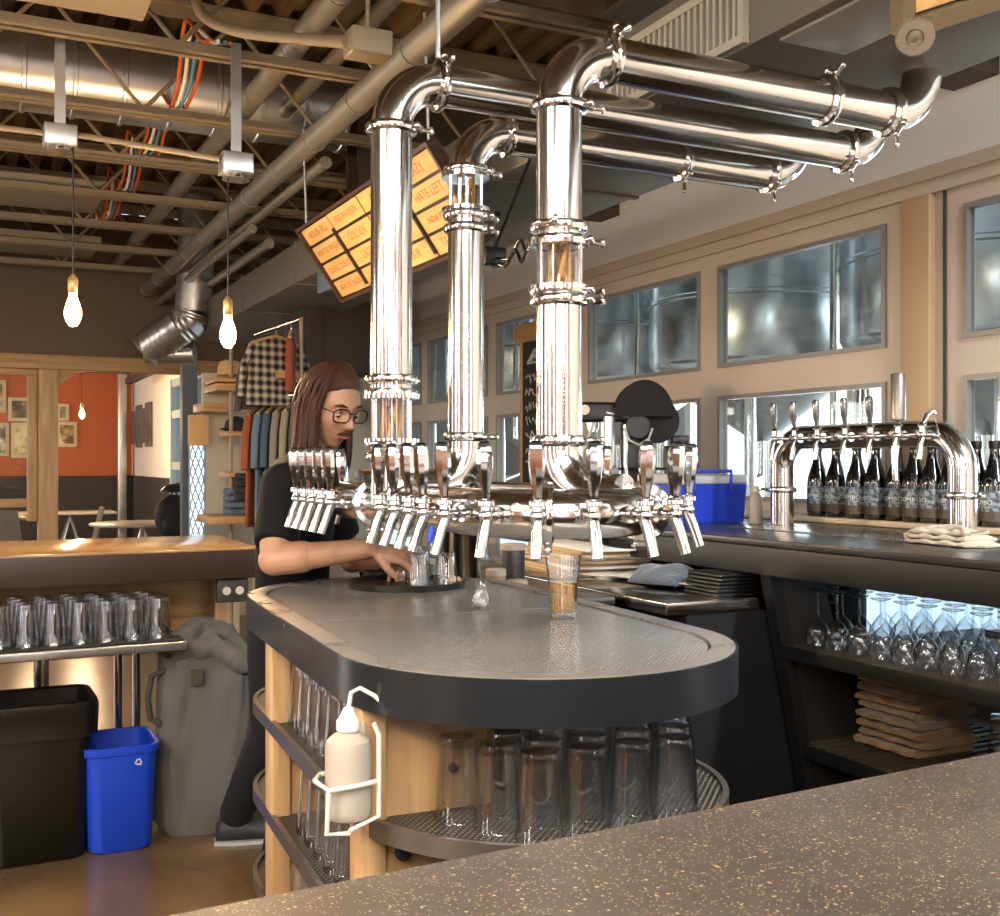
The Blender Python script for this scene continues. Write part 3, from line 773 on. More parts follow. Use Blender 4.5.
mb.tube([(.646,1.80,.95),(.655,1.80,.93),(.655,1.80,.79),(.60,1.792,.775)], w, 8); mb.tube([(.566,1.80,.845),(.61,1.788,.85),(.65,1.80,.85)], w, 8)
mb.build('wire_frame', white_pl, t)
# things on the island
t = thing('beer_glass', 'clear pint glass half full of amber beer, on the island drain top', 'glass', (0,0,0), local=True)
mb = MB()
mb.lathe([(.001,0),(.029,0),(.030,.004),(.033,.05),(.0365,.10),(.0415,.139),(.0425,.142)], 28, cap0=False, cap1=False)
mb.lathe([(.0425,.142),(.0405,.141),(.035,.10),(.031,.05),(.0275,.014),(.001,.014)], 28, cap0=False, cap1=False); mb.build('glass_body', glass, t, recalc=False)
beer_m = glass_mat('amber_beer', (1,.80,.42), .3, .015)
MB().lathe([(.026,.016),(.0265,.018),(.0300,.05),(.0325,.083)], 28).build('beer', beer_m, t)
MB().lathe([(.0325,.0835),(.0330,.089)], 28).build('foam', mat('foam','#e8dcc0',.8), t)
p = atz(563, 618, ZI-.004); t.location = (p.x, p.y, ZI-.0035)
mb = MB(); mb.lathe([(.001,0),(.020,0),(.0225,.004),(.024,.018),(.017,.036),(.0135,.046),(.0165,.058),(.0215,.068)], 24, cap0=False, cap1=False)
mb.lathe([(.0215,.068),(.0205,.068),(.015,.057),(.012,.046),(.0155,.036),(.022,.018),(.018,.006),(.001,.006)], 24, cap0=False, cap1=False)
o = mb.build('sample_glass', glass, recalc=False); p = atz(481, 608, ZI-.004); o.location = (p.x, p.y, ZI-.0035)
tag(o, 'small waisted clear sample glass standing on the island drain top', 'glass')
# round tray, glasses and steel pan at the barman's hands
p = Vector((1.17, 2.98, ZI-.003))
t = thing('serving_tray', 'round black serving tray at the barman hands, under the taps', 'tray', p)
MB().lathe([(.001,.004),(.15,.004),(.165,.018),(.172,.018),(.168,.0),(.001,.0)], 36, Matrix.Translation(p), False, False).build('tray_body', black_pl, t)
for k, (dx, dy) in enumerate(((.02,-.03),(.10,-.05),(.06,.05))):
    o = put(pint_proto, p.x+dx, p.y+dy, p.z+.0045, 'empty upturned glass on the black tray, %s' % ('leftmost beside the hand','rightmost under the blue tag','rear one between the two front glasses')[k], 'glass', 'glasses on the black tray', 0, (.85,.85,.62))
q = Vector((1.035, 2.90, ZI-.003)); q2 = atz(372, 577, ZI)
MB_ = MB(); MB_.lathe([(.001,0),(.055,0),(.06,.018),(.064,.018),(.058,-.0),(.001,-.0)], 28, Matrix.Translation((q2.x+.03, q2.y+.02, ZI-.002)), False, False)
tag(MB_.build('steel_dish', steel_lite, loc=(q2.x+.03, q2.y+.02, ZI-.002)), 'shallow steel dish on the far left of the island, before the barman', 'dish')
pt_ = at(432, 543, 2.17)
mb = MB(); mb.rbox(pt_-Vector((.008,.004,0)), pt_+Vector((.008,.004,.020)), .003); mb.tube([pt_+Vector((0,0,.018)), pt_+Vector((-.001,0,.032))], .006, 8)
tag(mb.build('tap_plug', mat('blue_tag','#2a45c8',.4), loc=pt_), 'small blue plastic plug hanging from a tap spout above the tray', 'plug')
# ================================================================== RIGHT: BACK BAR
bb = thing('back_bar', 'long dark steel-fronted back bar counter under the windows, with slanted shelf supports', 'counter', (3.0, 3, 0))
top_m = mat('back_bar_top', (.05,.047,.044), .25, .35, .3, 3, rvar=.35)
slate = mat('slate_steel_front', '#262626', .42, .35, .2, 5, rvar=.3)
MB().rbox((2.53, .9, 1.105), (XW-.03, 5.9, 1.13), .004).build('countertop', top_m, bb)
MB().rbox((2.53, .9, 1.005), (2.56, 5.9, 1.104), .003).build('apron', slate, bb)
def slant(y, th=.03):
    # trapezoid upright: front edge leans inwards going down
    mb = MB(); M = Matrix(((1,0,0,0),(0,0,-1,y+th),(0,1,0,0),(0,0,0,1)))
    mb.prism([(2.60,1.004),(2.82,0),(3.12,0),(2.80,1.004)] if y > 2 else [(2.60,1.004),(2.82,0),(3.6,0),(3.6,1.004)], 0, th, M); mb.build('slanted_upright', wood_d if False else mat('dark_stained_board','#2f2721',.5,0,.2,4), bb)
    mb = MB(); mb.prism([(2.555,1.004),(2.775,0),(2.825,0),(2.605,1.004)], -.012, th+.012, M); mb.build('upright_edge', slate, bb)
slant(3.06); slant(1.25)
shelf_top = mat('shelf_mat_brown', '#50463a', .5, 0, .2, 6, bump=.2, bscale=90)
for z, xf in ((.75, 2.625), (.39, 2.715)):
    MB().rbox((xf, 1.285, z-.03), (3.60, 3.058, z), .004).build('shelf', shelf_top, bb)
    MB().rbox((xf-.012, 1.285, z-.04), (xf-.001, 3.058, z+.006), .002).build('shelf_edge', slate, bb)
mb = MB(); y = 1.3
while y < 3.05: mb.box((2.73, y, .3902), (3.5, y+.022, .3975)); y += .05
mb.build('slatted_mat', mat('brown_rubber_mat','#4a4034',.6,0,.2,8), bb)
# support ends beyond the station
MB().box((3.58, 3.95, 0), (3.62, 5.9, 1.0)).build('back_panel', black_rub, bb)
MB().box((3.1, 5.87, 0), (3.6, 5.9, 1.0)).build('end_panel', black_rub, bb)
MB().box((2.92, 3.062, 0), (3.02, 3.10, 1.004)).build('rear_post', black_rub, bb)
# ---- lower stainless counter with dark coolers
wc = thing('work_counter', 'low stainless work counter over black coolers between island and back bar', 'counter', (2.7, 4.4, 0))
MB().rbox((2.17, 3.12, .875), (2.98, 5.85, .92), .006).build('steel_top', steel, wc)
MB().box((2.26, 3.13, .05), (2.96, 5.84, .874)).build('cooler_body', mat('black_enamel','#080808',.85,0,.1,3), wc)
for k, y in enumerate((3.2, 4.05, 4.9)):
    d_ = MB().rbox((2.238, y, .12), (2.259, y+.8, .80), .004).build('cooler_door', mat('black_enamel','#080808',.85,0,.1,3), wc)
    MB().tube([(2.228, y+.15, .83), (2.228, y+.2, .83)], .008, 8).build('latch', steel, d_)
    MB().tube([(2.225, y+.1, .74), (2.215, y+.1, .70), (2.215,y+.1,.55), (2.225,y+.1,.5)], .008, 8).build('door_handle', black_pl, d_)
# things on it
paper_m = mat('kraft_paper', '#c0a883', .8, 0, .1, 6); white_paper = mat('white_paper', '#e9e6df', .7, 0, .04, 6)
def loc_on(u, v, z): return atz(u, v, z)
p = loc_on(590, 590, .92)
zc = .9205
for k in range(9):
    M = Matrix.Translation((2.50+.01*(k%3), 4.32-.02*k+.03*(k%2), zc)) @ Matrix.Rotation(R(-6+5*math.sin(k*2.3)), 4, 'Z')
    th = .013
    mb = MB(); mb.rbox((-.17,-.30,0), (.17,.30,th), .002, M)
    tag(mb.build('paper_bag_stack', [paper_m, white_paper][k % 3 == 2], loc=(2.5,4.32,zc)), 'bundle of flat paper bags, %s from the bottom of the pile behind the beer glass' % ORD[k], 'paper', 'flat paper bags on the work counter')
    zc += th+.0008
for k in range(7):
    a = (-14, 6, 20, -4, 11, -20, 3)[k]
    M = Matrix.Translation((2.56+.13*(k%2), 4.02-.085*k, .9206+.0045*k)) @ Matrix.Rotation(R(a), 4, 'Z')
    mb = MB(); mb.box((-.15,-.20,0),(.15,.20,.0035), M)
    tag(mb.build('paper_sheet', white_paper, loc=(2.5,3.8,.92)), 'loose white paper sheets fanned on the work counter, %s layer up' % ORD[k], 'paper', 'white sheets on the work counter')
def cloth(name, lab, cat, cx, cy, z, lx, ly, h, m_, rot=0, seed=1, folds=3, grp=None):
    rnd = random.Random(seed)
    mb = MB(); n = 18; mm = 14
    ph = [rnd.uniform(0, 6) for _ in range(6)]
    M = Matrix.Translation((cx,cy,z)) @ Matrix.Rotation(rot,4,'Z')
    top = []; 
    for i in range(n+1):
        row = []
        for j in range(mm+1):
            x = -lx/2+lx*i/n; y = -ly/2+ly*j/mm
            e = (1-abs(2*i/n-1)**6)*(1-abs(2*j/mm-1)**6)
            zz_ = h*e*(.80+.14*math.sin(7*x/lx+ph[0]+2*y/ly)+.10*math.sin(13*y/ly+ph[1]+5*x/lx))
            wob = .02*math.sin(j*.7+ph[2])*lx
            row.append(mb.bm.verts.new(M @ Vector((x+wob*(2*i/n-1), y+.02*ly*math.sin(i*.6+ph[3])*(2*j/mm-1), max(zz_, .0)))))
        top.append(row)
    for i in range(n):
        for j in range(mm): mb._f([top[i][j], top[i+1][j], top[i+1][j+1], top[i][j+1]])
    rim = [top[0][j] for j in range(mm+1)]+[top[i][mm] for i in range(1,n+1)]+[top[n][j] for j in range(mm-1,-1,-1)]+[top[i][0] for i in range(n-1,0,-1)]
    mb._f(rim)
    o = mb.build(name, m_, sharp=None, loc=(cx,cy,z)); return tag(o, lab, cat, grp)
blue_cloth = mat('grey_blue_cloth', '#56606c', .9, 0, .25, 14, bump=.6, bscale=60, sheen=.3)
p = loc_on(675, 585, .935)
cloth('bar_cloth', 'crumpled grey-blue bar cloth lying on the work counter', 'cloth', 2.45, 3.53, .9395, .22, .24, .07, blue_cloth, .4, 3)
t = tag(MB().tube([Vector((2.54,3.62,1.0)), Vector((2.50,3.58,.97)), Vector((2.45,3.5,.94)), Vector((2.42,3.42,.925))], .003, 6).build('cable', black_rub, loc=(2.45,3.5,.93)), 'thin black cord falling onto the grey-blue cloth', 'cord')
for k in range(6):
    mb = MB(); M = Matrix.Translation((2.56+.004*k, 3.255+.004*(k%2), .9208+.0135*k))
    mb.rbox((-.15,-.10,0),(.15,.10,.0125), .004, M)
    tag(mb.build('menu_folder', black_pl, loc=(2.56,3.255,.92)), 'black folder lying in the pile by the slanted support, %s from the bottom' % ORD[k], 'folder', 'black folders piled on the work counter')
# tins behind the front tap ring
for (u, v, r, h, m_, lab) in ((496, 582, .035, .10, mat('cork_brown','#8f7659',.7), 'tan paper cup roll standing under the front taps, left one'), (513, 581, .045, .17, mat('grey_tin','#3b3a38',.4,.3), 'dark grey tin standing under the front taps behind the paper bags'), (517, 586, .038, .06, mat('dark_tin','#1d1c1b',.4,.3), 'short black tin with pale band under the front taps')):
    p = Vector((2.05, 5.0, .92)); d_ = 3.9 if r != .045 else 4.15
    p = at(u, v, d_)
    t = thing('tin', lab, 'tin', (p.x,p.y,.92))
    MB().lathe([(r*.98,0),(r,.004),(r,h-.004),(r*.97,h)], 22, Matrix.Translation((p.x,p.y,.9205))).build('tin_body', m_, t)
    MB().lathe([(r*1.04,h-.02),(r*1.05,h),(r*.9,h+.004)], 22, Matrix.Translation((p.x,p.y,.9205))).build('tin_lid', mat('pale_lid','#a69b8a',.5), t)
# end cabinet carrying the tins and the steel pot
ec = thing('side_cabinet', 'dark cabinet with steel top behind the island, under the tins', 'cabinet', (1.95, 4.0, 0))
MB().rbox((1.38, 3.38, .885), (2.13, 4.75, .918), .004).build('steel_top', steel_dark, ec)
MB().box((1.41, 3.42, 0), (2.12, 4.72, .884)).build('cabinet_body', black_rub, ec)
MB().rbox((1.60, 3.402, .08), (2.0, 3.418, .82), .004).build('door', mat('dark_stained_board','#2f2721',.5,0,.2,4), ec)
p = at(460, 575, 3.75)
t = thing('steel_pot', 'tall shiny steel cylinder behind the left taps', 'container', (p.x,p.y,.919))
MB().lathe([(.068,0),(.07,.003),(.07,.27),(.073,.274),(.07,.278)], 32, Matrix.Translation((p.x,p.y,.919))).build('pot_body', steel_lite, t)
MB().lathe([(.071,.279),(.071,.285),(.02,.295),(.012,.31),(.0,.312)], 32, Matrix.Translation((p.x,p.y,.919)), True, False).build('pot_lid', steel, t)
# ---- small tap arch on the back bar
XA, y0, y1, zb, ztp, ra = 3.10, 2.70, 3.62, 1.131, 1.50, .13
ar = thing('tap_arch', 'small brushed steel arch of taps standing on the back bar before the bottles', 'beer tower', (XA, 3.16, zb))
rt = .048
MB().tube([(XA,y0,zb),(XA,y0,ztp-ra)]+arc_pts((XA,y0+ra,ztp-ra), (0,-ra,0), (0,0,ra), 14)[1:]+arc_pts((XA,y1-ra,ztp-ra), (0,0,ra), (0,ra,0), 14)+[(XA,y1,zb)], rt, 32).build('arch_pipe', steel, ar)
for y in (y0, y1):
    MB().lathe([(rt+.014,0),(rt+.014,.006),(rt+.002,.01)], 28, Matrix.Translation((XA,y,zb))).build('base_flange', steel, ar)
    c_ = clamp((XA,y,1.285), (0,0,1), (-.5,-1,0) if y == y0 else (-.3,1,0), ar, rt)
def arch_tap(y, nm_='tap'):
    mb = MB(); M = Matrix.Translation((XA, y, ztp-.005)) @ Matrix.Rotation(PI, 4, 'Z')
    mb.tube([M@Vector((.03,0,0)), M@Vector((.085,0,0))], .009, 10); mb.tube([M@Vector((.045,0,0)), M@Vector((.06,0,0))], .018, 14)
    mb.ball(M@Vector((.09,0,0)), .015); mb.tube([M@Vector((.09,0,-.01)), M@Vector((.09,0,.035))], .011, 10)
    mb.lathe([(.017,.03),(.018,.036),(.012,.042)], 12, M@Matrix.Translation((.09,0,0)))
    o = mb.build('tap', steel_lite, ar)
    MB().tube([M@Vector((.088,0,-.004)), M@Vector((.100,0,-.035)), M@Vector((.106,0,-.085))], [.011,.011,.009], 10).build('spout', steel_lite, o)
    return o, M
for y in (3.56, 3.44, 3.31, 3.16, 3.03):
    o, M = arch_tap(y)
    MB().lathe([(.007,.04),(.008,.05),(.0085,.06),(.0135,.082),(.0145,.12),(.013,.14),(.009,.147)], 10, M@Matrix.Translation((.09,0,0))@Matrix.Rotation(R(4),4,'Y')).build('tap_handle', mat('worn_dark_handle', (.25,.24,.23), .25, .8, .5, 30), o)
o, M = arch_tap(2.90)
MB().lathe([(.008,.04),(.01,.05),(.026,.056),(.026,.215),(.023,.22)], 22, M@Matrix.Translation((.09,0,0))).build('tap_handle', mat('grey_cylinder_handle', '#857f78', .35, .7, .05, 6), o)
MB().tube([M@Vector((.1,0,-.01)), M@Vector((.11,0,-.05)), M@Vector((.105,0,-.16))], [.011,.011,.010], 10).build('long_spout', steel_lite, o)
o, M = arch_tap(2.79)
MB().tube([M@Vector((.09,0,.03)), M@Vector((.07,.0,.07)), M@Vector((.02,-.02,.085)), M@Vector((-.02,-.05,.08))], [.008,.007,.006,.008], 10).build('tap_handle', steel_lite, o)
# drip tray inlay
tag(MB().rbox((2.88, 2.62, 1.1305), (3.30, 3.70, 1.134), .001).build('drip_mat', perforated_mat('drip_mat_m','#9c9083','#3a342c',.012,.25,.25,.8), loc=(3.1,3.1,1.13)), 'long steel drip tray set into the back bar under the small tap arch', 'tray')
# rag by the arch foot
rag_m = mat('oatmeal_rag', '#b0a592', .95, 0, .2, 25, bump=.7, bscale=110, sheen=.3)
p = atz(945, 545, 1.132)
RAG = (p.x+.03, p.y)
# ---- bottles on the sill
bt = bpy.data.objects.new('wine_bottle', None); col.objects.link(bt); bt['_local'] = 1
dark_glass = mat('black_bottle_glass', '#0a0908', .08, 0, .2, 5, coat=1.)
MB().lathe([(.001,.004),(.034,0),(.0385,.006),(.039,.02),(.039,.135),(.037,.155),(.029,.185),(.020,.215),(.0155,.245),(.0148,.27),(.0165,.272),(.0165,.280),(.0150,.282)], 24).build('bottle_body', dark_glass, bt)
MB().lathe([(.0152,.262),(.0172,.264),(.0172,.272),(.0178,.286),(.0165,.290)], 18).build('crown_cap', mat('bottle_cap', '#2a2622', .35, .6), bt)
lm = bpy.data.materials.new('bottle_label'); lm.use_nodes = True
N = lm.node_tree.nodes; L = lm.node_tree.links; b = N['Principled BSDF']; tc = N.new('ShaderNodeTexCoord')
vo = N.new('ShaderNodeTexNoise'); vo.inputs['Scale'].default_value = 55; vo.inputs['Detail'].default_value = 3; L.new(tc.outputs['Object'], vo.inputs[0])
cr = N.new('ShaderNodeValToRGB'); cr.color_ramp.elements[0].position = .42; cr.color_ramp.elements[0].color = lin('#3a3d40')+[1]; cr.color_ramp.elements[1].position = .58; cr.color_ramp.elements[1].color = lin('#8a969e')+[1]
L.new(vo.outputs[0], cr.inputs[0])
L.new(cr.outputs[0], b.inputs['Base Color']); b.inputs['Roughness'].default_value = .5
lb = MB().lathe([(.0393,.035),(.0395,.036),(.0395,.120),(.0393,.121)], 24, None, False, False).build('label_wrap', lm, bt)
MB().lathe([(.0396,.020),(.0397,.022),(.0397,.045),(.0396,.052)], 24, None, False, False).build('label_foot', mat('label_foot','#4b3e2e',.5,0,.4,60), bt)
def bend(v, r=.0400, z0=.082): 
    a = PI+v.x/r
    return Vector(((r+v.z)*math.cos(a), (r+v.z)*math.sin(a), z0+v.y))
tb = MB(); tb.text('COLOMBO', .021, lambda v: bend(Vector((v.x, v.y, v.z))), .0003, spacing=1.05)
tb.build('lettering', mat('label_print','#e4e6e4',.6), lb)
def yb(u): k = (u-500)/F; return 3.545*(C-k*S)/(S+k*C)
BY = [yb(u) for u in (818,835,858,876,896,915,933,950,977,996)]
rots = [.5, -.25, .35, -.3, .45, .55, -.45, .6, .35, -.2, .3]
XB = 3.545
for i, y in enumerate(BY):
    u_ = 500+F*(XB*C-y*S)/(XB*S+y*C)
    lab = 'black bottle with grey COLOMBO label on the window sill, ' + ('%s from the left' % ORD[i] if i < 8 else ('just right of the arch leg','second right of the arch leg')[i-8])
    dup(bt, (XB+.008*math.sin(i*2), y, 1.1535), rots[i]-.62, lab, 'labelled bottles on the window sill').scale = (1.24, 1.24, 1.13)
drop(bt)
# ---- cooler, white bottle
p = Vector((2.98, 4.25, 1.131))
t = thing('cool_box', 'blue picnic cool box with white lid standing on the back bar', 'cooler', p)
blue = mat('cooler_blue', '#1f3fc0', .4, 0, .06, 5)
ya, yb = 3.95, 4.30
mb = MB(); mb.loft([[ (2.84,ya+.01,1.132),(3.17,ya+.01,1.132),(3.17,yb-.01,1.132),(2.84,yb-.01,1.132)], [(2.83,ya,1.30),(3.18,ya,1.30),(3.18,yb,1.30),(2.83,yb,1.30)]]); mb.build('box_body', blue, t, sharp=30)
MB().rbox((2.825,ya-.005,1.301),(3.185,yb+.005,1.345),.012).build('lid', mat('cooler_lid','#b9bcc0',.45), t)
MB().tube([(2.87,ya-.012,1.25),(2.87,ya-.03,1.27),(2.87,ya-.03,1.36),(3.07,ya-.03,1.36),(3.07,ya-.03,1.27),(3.07,ya-.012,1.25)], .009, 8).build('handle', blue, t)
p = at(748, 520, 4.45)
t = thing('spray_bottle', 'small translucent bottle between the blue cool box and the tap arch', 'bottle', (3.14,3.84,1.131))
MB().lathe([(.028,0),(.03,.004),(.03,.11),(.02,.13),(.012,.14)], 18, Matrix.Translation((3.14,3.84,1.1312))).build('bottle_body', mat('milky_plastic','#dcd2c6',.35), t)
MB().lathe([(.015,.138),(.015,.16),(.008,.165)], 14, Matrix.Translation((3.14,3.84,1.1312))).build('cap', white_pl, t)
# ---- can seamer (black machine) on the back bar, behind the tap ring
def seamer():
    ox, oy, z0 = 3.085, 4.83, 1.131
    t = thing('can_seamer', 'black bench-top canning machine with half-moon guard and side motor, behind the right taps', 'machine', (ox, oy, z0))
    # local screen-like frame: e1 = to the right of the view, e2 = away
    e1 = Vector((C,-S,0)); e2 = Vector((S,C,0)); o0 = Vector((ox,oy,0))
    def q(a, z, b=0): return o0+e1*a+e2*b+Vector((0,0,z))
    B = Matrix(((e1.x,e2.x,0,ox),(e1.y,e2.y,0,oy),(0,0,1,0),(0,0,0,1)))
    MB().rbox((-.16,-.14,z0),(.16,.16,z0+.03),.006,B).build('base_plate', black_pl, t)
    MB().rbox((.0,-.01,z0+.03),(.10,.10,z0+.52),.006,B).build('column', black_pl, t)
    mb = MB(); mb.tube([q(.012,z0+.03,-.05),q(.012,z0+.46,-.05)],.012,12); mb.tube([q(-.16,z0+.03,-.05),q(-.16,z0+.2,-.05)],.010,12); mb.build('guide_rod', steel, t)
    MB().rbox((-.235,-.06,z0+.475),(.06,.05,z0+.575),.014,B).build('head_arm', black_pl, t)
    MB().tube([q(-.20,z0+.535,-.075),q(-.20,z0+.535,-.055)],.026,24).build('dial', mat('dial_face','#d9d3c0',.4), t)
    mb = MB(); mb.tube([q(-.155,z0+.47,-.02),q(-.155,z0+.44,-.02)],.03,20); mb.tube([q(-.155,z0+.44,-.02),q(-.155,z0+.425,-.02)],.022,20); mb.build('seaming_chuck', steel_lite, t)
    mb = MB(); mb.tube([q(-.09,z0+.52,-.07),q(.03,z0+.50,-.07)],.014,12); mb.tube([q(-.075,z0+.50,-.07),q(-.075,z0+.25,-.07)],.030,16); mb.build('air_cylinder', galv, t)
    # half-moon guard in front of a big wheel
    Mg = Matrix(((e1.x,0,-e2.x,0),(e1.y,0,-e2.y,0),(0,1,0,0),(0,0,0,1)))
    c_ = q(.10, z0+.50, -.03)
    prof = [(.15*math.cos(PI*k/24), .185*math.sin(PI*k/24)) for k in range(25)]
    mb = MB(); mb.prism(prof, -.07, .09, Matrix.Translation(c_) @ Mg); mb.build('guard', mat('guard_black','#0a0807',.8,0,.15,4), t)
    MB().tube([q(.17,z0+.48,-.06),q(.17,z0+.48,.08)],.115,36).build('drive_wheel', black_rub, t)
    MB().tube([q(.07,z0+.45,-.10),q(.07,z0+.45,-.06)],.06,24).build('pulley', black_pl, t)
    mb = MB(); mb.tube([q(.0,z0+.44,-.11),q(.02,z0+.38,-.12),q(.07,z0+.355,-.12),q(.12,z0+.385,-.12),q(.14,z0+.44,-.11)],.006,8); mb.tube([q(.12,z0+.38,-.12),q(.13,z0+.3,-.11),q(.10,z0+.05,-.11)],.007,8); mb.tube([q(-.15,z0+.47,-.05),q(-.2,z0+.35,-.08),q(-.26,z0+.22,-.08),q(-.28,z0+.05,-.08)],.008,8); mb.build('air_hose', mat('pale_hose','#b8b5ae',.4), t)
    MB().rbox((-.145,-.10,z0+.06),(-.03,-.02,z0+.24),.006,B).build('control_box', mat('grey_plastic','#8b8a88',.5), t)
    MB().tube([q(.22,z0+.28,.0),q(.38,z0+.28,.0)],.075,28).build('motor', mat('motor_grey','#4c4f52',.35,.3), t)
    MB().rbox((.25,-.04,z0+.355),(.34,.04,z0+.405),.008,B).build('motor_box', black_pl, t)
    MB().rbox((.20,-.07,z0+.03),(.37,.07,z0+.20),.01,B).build('motor_bracket', black_rub, t)
    MB().tube([q(-.1,z0+.235,-.05),q(.23,z0+.235,-.05)],.007,8).build('cross_rod', steel_lite, t)
seamer()
# ---- stemware on the upper shelf
wp = MB()
wp.lathe([(.001,.205),(.030,.205),(.033,.203),(.030,.200),(.006,.194),(.0035,.185),(.0035,.115),(.006,.105),(.022,.092),(.037,.070),(.042,.048),(.039,.020),(.033,0)], 18, None, False, False)
wine = wp.build('wine_glass', glass, recalc=False)
k = 0
for j in range(6):
    for i in range(13):
        x = 2.715+.098*j; y = 2.985-.098*i-.02*(j%2)
        if i > 11 and j == 0: pass
        put(wine, x+random.uniform(-.003,.003), y+random.uniform(-.003,.003), .7505, 'upturned stemmed glass under the back bar, %s row back, %s from the slanted support' % (ORD[j], ORD[i]), 'glass', 'upturned stemmed glasses under the back bar')
bpy.data.objects.remove(wine)
# black cash box with papers, left end of this shelf
t = thing('till_box', 'small black box with papers on top, left end of the stemware shelf', 'box', (2.83, 3.3, .92))
MB().rbox((2.71,3.14,.921),(2.96,3.45,.96),.006).build('box_body', black_pl, t)
MB().box((2.73,3.16,.961),(2.95,3.43,.975)).build('papers', white_paper, t)
# folded towels on the lower shelf
tow = mat('tan_towel', '#b58a58', .95, 0, .18, 18, bump=.6, bscale=90, sheen=.4)
tow2 = mat('sand_towel', '#b39a76', .95, 0, .18, 18, bump=.6, bscale=90, sheen=.4)
zc = .398
def towel(cx, cy, z, lx, ly, h, m_, rot, seed):
    rnd = random.Random(seed); mb = MB(); M = Matrix.Translation((cx,cy,z)) @ Matrix.Rotation(rot,4,'Z')
    a0, a1, a2 = (rnd.uniform(0,6) for _ in range(3)); rings = []; n = 20
    for i in range(n+1):
        y = -ly/2+ly*i/n; prof = []
        for k in range(16):
            a = 2*PI*k/16; ca, sa = math.cos(a), math.sin(a)
            xx = (abs(ca)**.35)*math.copysign(1, ca)*lx/2*(1+.03*math.sin(i*.8+a0)); zz_ = h/2+(abs(sa)**.7)*math.copysign(1, sa)*h/2*(1+.0*k)
            if sa > 0: zz_ += .004*math.sin(i*.9+a1+k*.6)
            prof.append(M @ Vector((xx, y+.006*math.sin(k+a2), max(0, zz_))))
        rings.append(prof)
    mb.loft(rings); return mb
for k in range(8):
    h = .027
    o = towel(3.03+.012*math.sin(k*2.1), 2.84+.01*math.cos(k*1.7), zc, .30-.01*(k%3), .27+.01*(k%2), h, tow, .06*math.sin(k*3), k).build('folded_towel', tow if k < 3 or k in (5,) else tow2, loc=(3.03,2.84,zc))
    tag(o, 'folded tan towel in the stack on the lower shelf, %s from the bottom' % ORD[k], 'towel', 'folded towels on the lower shelf'); zc += h+.0045
for j in range(2):
    for i in range(5):
        put(pint_proto, 3.17+.09*j, 2.60-.0895*i, .398, 'upturned pint glass right of the towel stack, %s row, %s from the towels' % (ORD[j], ORD[i]), 'glass', 'pint glasses beside the towels')
rg = MB()
for k in range(3):
    t_ = towel(RAG[0]+.008*k, RAG[1]+.012*k, 1.1315+.016*k, .15-.01*k, .27-.03*k, .0165, rag_m, -.12+.1*k, k+20)
    rg._merge(t_.bm)
rg.tube(smooth_path([(RAG[0]-.05,RAG[1]-.10,1.175),(RAG[0]+.01,RAG[1]-.02,1.186),(RAG[0]-.01,RAG[1]+.08,1.178),(RAG[0]-.05,RAG[1]+.15,1.150)]), .012, 8)
tag(rg.build('bar_rag', rag_m, sharp=None, loc=(RAG[0],RAG[1],1.131)), 'folded oatmeal bar rag at the right foot of the small tap arch', 'cloth')
# ice sink at the right edge
t = thing('ice_sink', 'dark steel sink unit with a raised splash plate at the right picture edge', 'sink', (2.2, 1.3, 0))
MB().rbox((1.86, .97, .79), (2.50, 1.545, .83), .004).build('sink_top', steel_dark, t)
MB().box((1.88, .98, .10), (2.49, 1.53, .789)).build('sink_body', blacksteel, t)
for x, y in ((1.9,1.0),(2.46,1.0),(1.9,1.5),(2.46,1.5)): MB().tube([(x,y,0),(x,y,.1)], .018, 10).build('leg', steel, t)
mb = MB(); M = Matrix(((1,0,0,0),(0,0,-1,1.56),(0,1,0,0),(0,0,0,1)))
mb.prism([(1.875,1.045),(2.48,1.035),(2.48,.831),(2.06,.831)], 0, .014, M); mb.build('splash_plate', galv, t)
mb = MB(); mb.prism([(1.870,1.045),(2.48,1.035),(2.48,1.05),(1.870,1.06)], -.012, .026, M); mb.build('splash_rim', steel, t)
# ---- foreground bar counter
P1 = atz(1000, 750, 1.07); P2 = atz(250, 897, 1.07)
dr = (P1-P2).normalized()
A_ = P2-dr*1.6; B_ = P1+dr*1.5
m = bpy.data.materials.new('speckled_concrete'); m.use_nodes = True
N = m.node_tree.nodes; L = m.node_tree.links; b = N['Principled BSDF']; tc = N.new('ShaderNodeTexCoord')
def vor(scale, thr, feat='F1'):
    v = N.new('ShaderNodeTexVoronoi'); v.inputs['Scale'].default_value = scale; v.inputs['Randomness'].default_value = 1; L.new(tc.outputs['Object'], v.inputs['Vector'])
    s1 = N.new('ShaderNodeSeparateColor'); L.new(v.outputs['Color'], s1.inputs[0])
    g1 = N.new('ShaderNodeMath'); g1.operation = 'GREATER_THAN'; g1.inputs[1].default_value = thr; L.new(s1.outputs[0], g1.inputs[0])
    l1 = N.new('ShaderNodeMath'); l1.operation = 'LESS_THAN'; l1.inputs[1].default_value = .32; L.new(v.outputs['Distance'], l1.inputs[0])
    mm_ = N.new('ShaderNodeMath'); mm_.operation = 'MULTIPLY'; L.new(g1.outputs[0], mm_.inputs[0]); L.new(l1.outputs[0], mm_.inputs[1]); return mm_
n1 = N.new('ShaderNodeTexNoise'); n1.inputs['Scale'].default_value = 6; n1.inputs['Detail'].default_value = 8; L.new(tc.outputs['Object'], n1.inputs[0])
cr = N.new('ShaderNodeValToRGB'); cr.color_ramp.elements[0].position = .3; cr.color_ramp.elements[0].color = lin('#37302a')+[1]; cr.color_ramp.elements[1].position = .7; cr.color_ramp.elements[1].color = lin('#453d34')+[1]; L.new(n1.outputs[0], cr.inputs[0])
last = cr.outputs[0]
